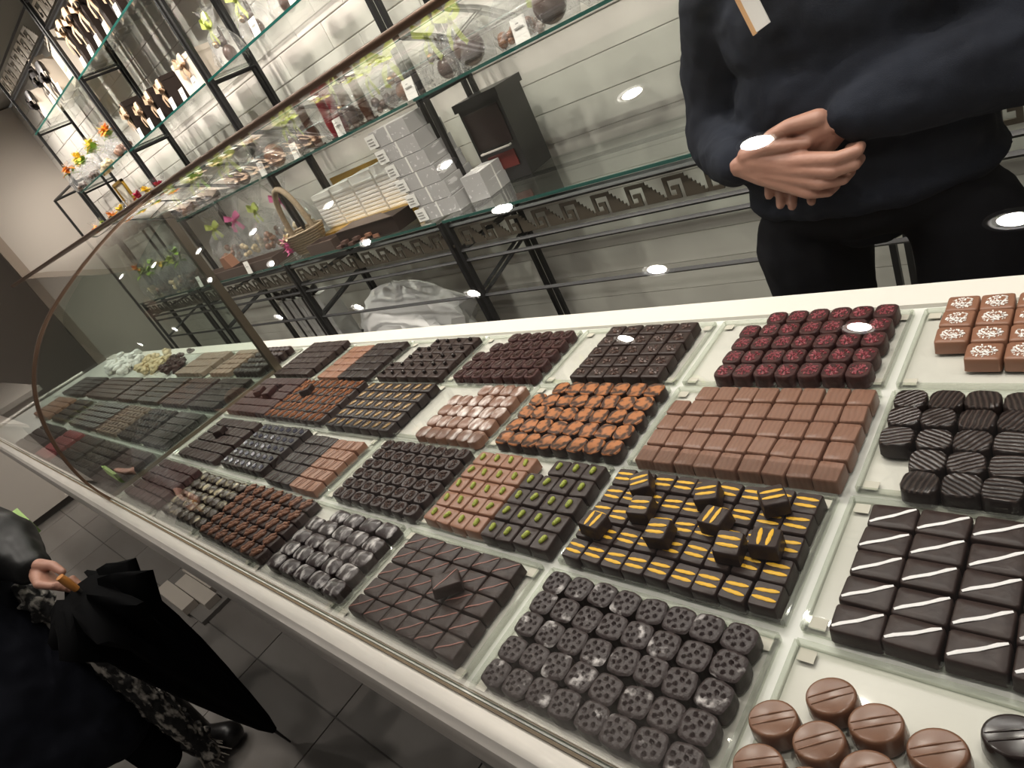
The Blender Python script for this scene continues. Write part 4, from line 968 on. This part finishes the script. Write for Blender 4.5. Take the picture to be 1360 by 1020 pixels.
# under the tables
for k, (x, l) in enumerate([(-3.70, 'leftmost'), (-3.57, 'second'), (-3.44, 'third'), (-3.31, 'rightmost')]):
    t = thing('paper_bag', 'white upright bag with black band under the table, ' + l, 'paper bag', (x, 1.45, -.50), 0, 'white bags with black bands')
    MB().bx(-.062, .062, -.06, .06, 0, .37).obj('bag_body', M['wrapw'], t); MB().bx(-.011, .011, -.063, -.0605, 0, .372).obj('band', M['black'], t)
    g = MB(); bow(g, (0, -.045, .385), .09, .03); g.obj('bow', M['black'], t, 60)
tag(MB().bx(-4.0, -3.1, 1.30, 1.6, -.52, -.502).obj('lower_board', M['steel']), 'dark board under the table carrying the banded bags', 'board')
def blob(name, c, r, m, label, cat, seed, amp=.25):
    rd = random.Random(seed); g = MB(); n, mm = 28, 14; rs = []
    for i in range(mm + 1):
        t = math.pi * i / mm; q = max(math.sin(t), .02); ring = []
        for k in range(n):
            a = 2 * math.pi * k / n; f = 1 + amp * (math.sin(a * 3 + t * 4 + seed) * .4 + math.sin(a * 7 + t * 9) * .3 + rd.uniform(-.3, .3)) * q
            ring.append((c[0] + r[0] * q * f * math.cos(a), c[1] + r[1] * q * f * math.sin(a), c[2] - r[2] * math.cos(t) * (1 + .12 * math.sin(a * 5 + seed))))
        rs.append(ring)
    g.rings(rs); return tag(g.obj(name, m, None, 30), label, cat)
blob('tissue_bundle', (-2.50, 1.40, -.40), (.46, .15, .24), M['tissue'], 'crumpled white tissue bundle bulging below the base table', 'tissue', 5)
MB_b = tag(MB().bx(-3.0, -1.75, 1.25, 1.6, -.66, -.645).obj('lower_board', M['steel']), 'dark board under the table carrying the tissue bundle', 'board')

# ================================================================== FLOOR ITEM AND DESK
t = thing('low_base', 'low grey plinth on the floor under the counter carrying cream blocks', 'plinth', (-3.02, -.13, FZ))
MB().bx(-.30, .30, -.09, .15, 0, .02).obj('plate', M['lowbase'], t)
for k, (x0, x1, y) in enumerate([(-3.27, -2.88, -.20), (-3.17, -2.76, -.13), (-3.24, -2.85, -.06)]):
    o = tag(MB().bx(x0, x1, y - .033, y + .033, 0, .035 + .0 * k).obj('cream_block', M['block']), 'cream wooden bar on the floor plinth, %s' % ('nearest the room', 'middle one set to the right', 'furthest under the counter')[k], 'wooden bar', 'cream bars on the floor plinth')
    o.location = (0, 0, FZ + .0205)
t = thing('cash_desk', 'white panelled desk beyond the far left end of the counter', 'desk', (-6.9, -.1, FZ))
MB().bx(-1.2, .9, -.5, .35, .06, .86).obj('carcass', M['desk'], t); MB().bx(-1.25, .95, -.55, .4, .86, .90).obj('desktop', M['desk'], t); MB().bx(-1.15, .85, -.45, .3, 0, .06).obj('plinth', M['body'], t)
for a in (-.9, -.2, .5):
    MB().bx(a - .3, a + .3, -.512, -.5, .14, .78).obj('panel', M['desk'], t)

# ================================================================== PEOPLE
def fuse(mb, name, m, voxel, smooth=4, disp=None, parent=None):
    """overlapping closed volumes -> one continuous surface"""
    me = mb.mesh('src', m); o = bpy.data.objects.new('src', me); col.objects.link(o)
    r = o.modifiers.new('r', 'REMESH'); r.mode = 'VOXEL'; r.voxel_size = voxel; r.use_smooth_shade = True
    s = o.modifiers.new('s', 'SMOOTH'); s.factor = .6; s.iterations = smooth
    if disp:
        for sc, st_ in disp:
            tx = bpy.data.textures.new('folds', 'CLOUDS'); tx.noise_scale = sc; tx.noise_depth = 2
            d = o.modifiers.new('d', 'DISPLACE'); d.texture = tx; d.strength = st_; d.mid_level = .5; d.texture_coords = 'LOCAL'
    dg = bpy.context.evaluated_depsgraph_get(); dg.update()
    new = bpy.data.meshes.new_from_object(o.evaluated_get(dg)); new.name = name
    bpy.data.objects.remove(o)
    new.materials.clear(); new.materials.append(m)
    new.polygons.foreach_set('use_smooth', [True] * len(new.polygons))
    return new
def chain(mb, pts, rr, flat=1.0, up=None, n=12):
    for i in range(len(pts) - 1): mb.capsule(pts[i], pts[i + 1], rr[i], rr[i + 1], n, flat, up)
def vmix(a, b, t): return tuple(a[i] * (1 - t) + b[i] * t for i in range(3))
# --- clerk
clerk = thing('person', 'standing person in dark navy sweater with clasped hands behind the counter', 'person', (-.14, .92, FZ))
inv = Matrix.Translation((.14, -.92, -FZ))
def to_clerk(me): me.transform(inv); return me
b = MB()
chain(b, [(-.14, .94, .05), (-.14, .94, .20), (-.13, .94, .36), (-.13, .95, .50)], [.085, .085, .085, .08])
b.ball((-.14, .94, .06), (.15, .06, .06), 16, 10)
chain(b, [(-.13, .94, .50), (-.13, .93, .64)], [.055, .052])
b.ball((-.13, .92, .745), (.076, .096, .115), 20, 14); b.ball((-.13, .85, .70), (.045, .045, .05), 12, 8)
b.capsule((-.13, .825, .755), (-.13, .812, .725), .010, .014); b.ball((-.13, .835, .69), (.024, .014, .007)); b.ball((-.13, .838, .682), (.022, .012, .008))
for s in (-1, 1): b.ball((-.13 + s * .078, .93, .735), (.012, .022, .032))
for s, hx in ((-1, -.255), (1, -.015)):
    chain(b, [(hx, .93, .03), (hx + s * .01, .91, -.44), (hx + s * .01, .93, -.82)], [.06, .045, .035])
chain(b, [(-.33, .94, .50), (-.405, .965, .235), (-.285, .765, .232)], [.04, .034, .024]); chain(b, [(.06, .94, .50), (.14, .92, .24), (-.115, .77, .262)], [.04, .034, .024])
chain(b, [(-.14, .94, .49), (-.33, .94, .50)], [.05, .04]); chain(b, [(-.12, .94, .49), (.06, .94, .50)], [.05, .04])
body_me = fuse(b, 'body', M['skin'], .009, 3)
h = MB()
# right hand (viewer's left): back of hand to the viewer, fingers closing round the other hand
W = (-.290, .765, .236)
kn = [(-.112, .722, .222), (-.122, .719, .203), (-.143, .721, .185), (-.168, .725, .171)]
for i, k in enumerate(kn):
    chain(h, [vmix(W, k, .0), vmix(W, k, .35), k], [.023 - .001 * i, .0195, .0115 - .0008 * i], n=12)
h.capsule((-.255, .752, .236), (-.165, .733, .208), .030, .024, 14, .62, (0, 0, 1))
fd = [((-.083, .730, .224), (-.086, .758, .221), (-.106, .770, .218)), ((-.090, .728, .203), (-.090, .760, .200), (-.112, .772, .199)),
      ((-.112, .731, .181), (-.108, .762, .180), (-.130, .772, .180)), ((-.140, .735, .163), (-.134, .760, .162), (-.152, .770, .164))]
for i, (k, f) in enumerate(zip(kn, fd)): chain(h, [k, f[0], f[1], f[2]], [.0115 - .0008 * i, .0100 - .0006 * i, .0088 - .0006 * i, .0078 - .0006 * i])
chain(h, [(-.265, .755, .252), (-.222, .742, .262), (-.188, .742, .256), (-.160, .748, .250)], [.018, .0135, .0115, .0095])
# left hand (viewer's right): under and behind, fingertips showing below
W2 = (-.105, .772, .268)
k2 = [(-.238, .770, .225), (-.222, .776, .210), (-.203, .780, .200), (-.183, .782, .192)]
for i, k in enumerate(k2):
    chain(h, [W2, vmix(W2, k, .4), k], [.023, .020, .0115], n=12)
h.capsule((-.145, .768, .262), (-.200, .768, .238), .029, .030, 14, .7, (0, 0, 1))
tp = [(-.250, .762, .168), (-.232, .756, .148), (-.212, .755, .142), (-.178, .756, .144)]
for i, (k, t_) in enumerate(zip(k2, tp)):
    mid = vmix(k, t_, .55); mid = (mid[0] - .002, mid[1] + .006, mid[2]); chain(h, [k, mid, t_], [.0105, .0095, .0080])
chain(h, [(-.140, .762, .280), (-.182, .750, .284), (-.212, .746, .278), (-.232, .748, .268)], [.017, .0135, .0115, .0095])
hand_me = fuse(h, 'hands', M['skin'], .0024, 5)
bm = bmesh.new(); bm.from_mesh(body_me); bm.from_mesh(hand_me)
bm.to_mesh(body_me); bm.free(); body_me.polygons.foreach_set('use_smooth', [True] * len(body_me.polygons))
link('body', to_clerk(body_me), clerk)
g = MB()   # sweater
chain(g, [(-.14, .93, .10), (-.135, .93, .30)], [.13, .13]); g.ball((-.14, .925, .16), (.215, .140, .115), 24, 14); g.ball((-.135, .925, .28), (.205, .138, .16), 24, 14); g.ball((-.13, .93, .42), (.215, .135, .14), 24, 14)
g.ball((-.14, .93, .11), (.225, .150, .055), 24, 10)
chain(g, [(-.13, .94, .53), (-.13, .935, .575)], [.085, .068])
chain(g, [(-.31, .94, .50), (-.375, .97, .37), (-.405, .97, .235), (-.345, .86, .228), (-.300, .785, .234)], [.078, .074, .072, .060, .044])
chain(g, [(.05, .94, .50), (.105, .92, .37), (.135, .88, .26), (.02, .82, .275), (-.085, .785, .268)], [.085, .082, .078, .068, .047])
link('sweater', to_clerk(fuse(g, 'sweater', M['sweater'], .0075, 5, ((.09, .022), (.03, .006)))), clerk)
g = MB()
for hx in (-.262, .005): chain(g, [(hx, .925, -.0), (hx + (.0 if hx < -.1 else .02), .91, -.44), (hx, .92, -.84)], [.112 if hx < -.1 else .095, .085, .07])
g.ball((-.14, .93, .075), (.205, .13, .085), 20, 10)
link('trousers', to_clerk(fuse(g, 'trousers', M['trouser'], .010, 4, ((.1, .015),))), clerk)
g = MB(); g.ball((-.13, .945, .79), (.086, .10, .09), 20, 12); link('hair', to_clerk(fuse(g, 'hair', M['hair'], .008, 2, ((.02, .008),))), clerk)
for s, hx in ((-1, -.262), (1, -.005)):
    g = MB(); g.capsule((hx, .95, FZ + .04), (hx + s * .01, .80, FZ + .035), .045, .04, 12); link('shoe', to_clerk(fuse(g, 'shoe', M['boot'], .008, 2)), clerk)
for s in (-1, 1):
    g = MB(); g.ball((-.13 + s * .03, .835, .745), .011, 10, 8); link('eye', to_clerk(g.mesh('eye', M['tagm'], 60)), clerk)
# badge hanging on the chest
tb = thing('name_badge', 'white badge with orange edge hanging on the dark sweater', 'badge', (-.205, .765, .475)); tb.rotation_euler = (-.15, 0, 0)
Mz = Matrix.Rotation(R(-16), 4, 'Y')
MB().box((0, 0, .03), (.024, .003, .13), M=Mz).obj('card', M['badge'], tb)
MB().box((-.0145, -.0002, .0245), (.007, .004, .13), M=Mz).obj('orange_edge', M['badgeo'], tb)
g = MB(); g.tube([(.02, .01, .095), (.02, .05, .13), (.02, .09, .15)], .003, 6); g.obj('cord', M['black'], tb)
# --- customer, lower left
cu = thing('person', 'customer in black coat with fluffy black and white scarf, holding an umbrella', 'person', (-2.0, -.68, FZ))
inv2 = Matrix.Translation((2.0, .68, -FZ))
def tc(me): me.transform(inv2); return me
b = MB()
chain(b, [(-2.1, -.74, -.05), (-2.1, -.74, .35), (-2.08, -.73, .50)], [.13, .15, .10]); chain(b, [(-2.08, -.73, .5), (-2.06, -.72, .62)], [.05, .05])
b.ball((-2.04, -.70, .70), (.075, .09, .11), 16, 10); b.capsule((-1.97, -.66, .70), (-1.955, -.65, .68), .01, .013)
for x, y in ((-2.05, -.60), (-2.12, -.82)): chain(b, [(x - .04, y, -.05), (x, y, -.45), (x, y, -.82)], [.085, .055, .04])
chain(b, [(-2.08, -.60, .42), (-2.00, -.50, .18), (-1.76, -.44, .035)], [.05, .042, .028]); chain(b, [(-2.16, -.86, .42), (-2.35, -.74, .14), (-2.40, -.49, .02)], [.05, .042, .03])
b.ball((-2.42, -.44, .018), (.05, .04, .022), 12, 8)
chain(b, [(-2.1, -.74, .42), (-2.08, -.60, .42)], [.07, .05]); chain(b, [(-2.1, -.74, .42), (-2.12, -.88, .42)], [.07, .05])
bme = fuse(b, 'body', M['skin'], .012, 3)
h = MB(); W = (-1.765, -.44, .03)
for i in range(4):
    o_ = (i - 1.5) * .017; kx = (-1.69, -.445 + o_ * .5, .005 - o_ * .7)
    chain(h, [W, vmix(W, kx, .5), kx], [.022, .018, .011]); chain(h, [kx, (-1.662, -.43 + o_ * .4, -.012 - o_ * .7), (-1.668, -.405 + o_ * .3, -.03 - o_ * .7), (-1.69, -.40, -.035 - o_ * .6)], [.011, .0095, .0085, .0075])
chain(h, [(-1.745, -.43, .045), (-1.70, -.41, .035), (-1.672, -.405, .015)], [.017, .012, .0095])
hme = fuse(h, 'hand', M['skin'], .003, 4)
bm = bmesh.new(); bm.from_mesh(bme); bm.from_mesh(hme); bm.to_mesh(bme); bm.free(); bme.polygons.foreach_set('use_smooth', [True] * len(bme.polygons))
link('body', tc(bme), cu)
g = MB()
chain(g, [(-2.10, -.74, -.45), (-2.1, -.74, 0), (-2.1, -.74, .40)], [.24, .20, .18], n=20); chain(g, [(-2.02, -.62, -.50), (-2.05, -.66, .1)], [.16, .15], n=16)
chain(g, [(-2.16, -.86, .42), (-2.35, -.74, .14), (-2.38, -.56, .025)], [.09, .075, .05])
link('coat', tc(fuse(g, 'coat', M['coat'], .014, 4, ((.16, .05), (.05, .012)))), cu)
g = MB()
for x, y in ((-2.05, -.60), (-2.12, -.82)): chain(g, [(x - .04, y, -.15), (x, y, -.45), (x, y, -.80)], [.105, .08, .062])
link('trousers', tc(fuse(g, 'trousers', M['trouser'], .012, 3)), cu)
g = MB(); chain(g, [(-2.10, -.60, .42), (-2.02, -.51, .20), (-1.92, -.46, .10), (-1.79, -.445, .045)], [.10, .10, .085, .05], n=16)
link('glossy_sleeve', tc(fuse(g, 'glossy_sleeve', M['jacket'], .010, 6, ((.12, .03),))), cu)
g = MB(); g.ball((-2.05, -.71, .76), (.09, .11, .09), 16, 10); link('hair', tc(fuse(g, 'hair', M['hair'], .010, 2)), cu)
g = MB(); rd = random.Random(11)
sp = [(-1.96, -.505, -.05), (-1.93, -.50, -.25), (-1.905, -.50, -.45), (-1.895, -.50, -.66), (-1.90, -.495, -.82)]
chain(g, sp, [.036, .046, .054, .058, .046], .6, (1, 0, 0), 14)
for k in range(220):
    t = rd.random(); p = vmix(sp[0], sp[-1], t)
    a = rd.uniform(0, 6.28); g.ball((p[0] + .046 * math.cos(a), p[1] + .034 * math.sin(a), p[2]), rd.uniform(.008, .016), 6, 4)
link('fluffy_scarf', tc(fuse(g, 'fluffy_scarf', M['scarf'], .006, 1, ((.015, .012),))), cu)
g = MB()
for k in range(50):
    x, y = rd.uniform(-1.93, -1.87), rd.uniform(-.53, -.47); g.tube([(x, y, -.80), (x + rd.uniform(-.02, .03), y + rd.uniform(-.02, .03), -.83 - rd.random() * .04)], [.004, .0015], 4)
link('scarf_fringe', tc(g.mesh('scarf_fringe', M['fringe'])), cu, 'stuff')
for nx_, (x, y) in enumerate(((-2.02, -.50), (-2.12, -.80))):
    g = MB(); g.capsule((x, y, FZ + .05), (x + .10, y + .07, FZ + .045), .05, .045, 12); g.capsule((x - .02, y, FZ + .06), (x - .02, y, FZ + .22), .055, .06, 12)
    link('boot', tc(fuse(g, 'boot', M['boot'], .008, 2)), cu)
# umbrella held by the hand, tip on the floor
um = thing('folded_umbrella', 'folded black umbrella with loose pleats held point down', 'umbrella', (-1.70, -.33, FZ))
A, B = Vector((-1.70, -.33, FZ)), Vector((-1.60, -.41, -.02)); ax = (B - A)
g = MB(); n = 48; rs = []
u = ax.normalized(); s1 = u.cross(Vector((0, 0, 1))).normalized(); s2 = u.cross(s1)
for t, q, pl in ((.10, .008, 0), (.16, .018, .1), (.30, .032, .15), (.45, .045, .18), (.60, .056, .22), (.72, .062, .28), (.80, .060, .4), (.86, .072, .55), (.93, .082, .65), (.97, .06, .6)):
    rs.append([ax * (t if t < .9 else t + .03 * math.cos(8 * 2 * math.pi * k / n)) + (s1 * math.cos(2 * math.pi * k / n) + s2 * math.sin(2 * math.pi * k / n)) * q * 1.28 * (1 + pl * .6 * math.cos(8 * 2 * math.pi * k / n + t * 4)) for k in range(n)])
g.rings(rs); g.obj('pleated_canopy', M['umb'], um, 60)
MB().tube([ax * 0.0, ax * .12], [.003, .006], 8).obj('tip', M['steel'], um)
MB().tube([ax * .95, ax * 1.02], .006, 8).obj('shaft', M['steel'], um)
g = MB(); g.tube([ax * 1.0, ax * 1.03, ax * 1.06], [.008, .010, .009], 10); g.obj('handle', M['woodh'], um, 60)
# green paper held at the far left edge
tg = thing('green_packet', 'green packet in a pink hand at the left edge', 'packet', (-2.42, -.385, .0))
MB().box((0, 0, 0), (.11, .02, .06), M=Matrix.Rotation(.3, 4, 'Y')).obj('packet_body', M['phone'], tg)
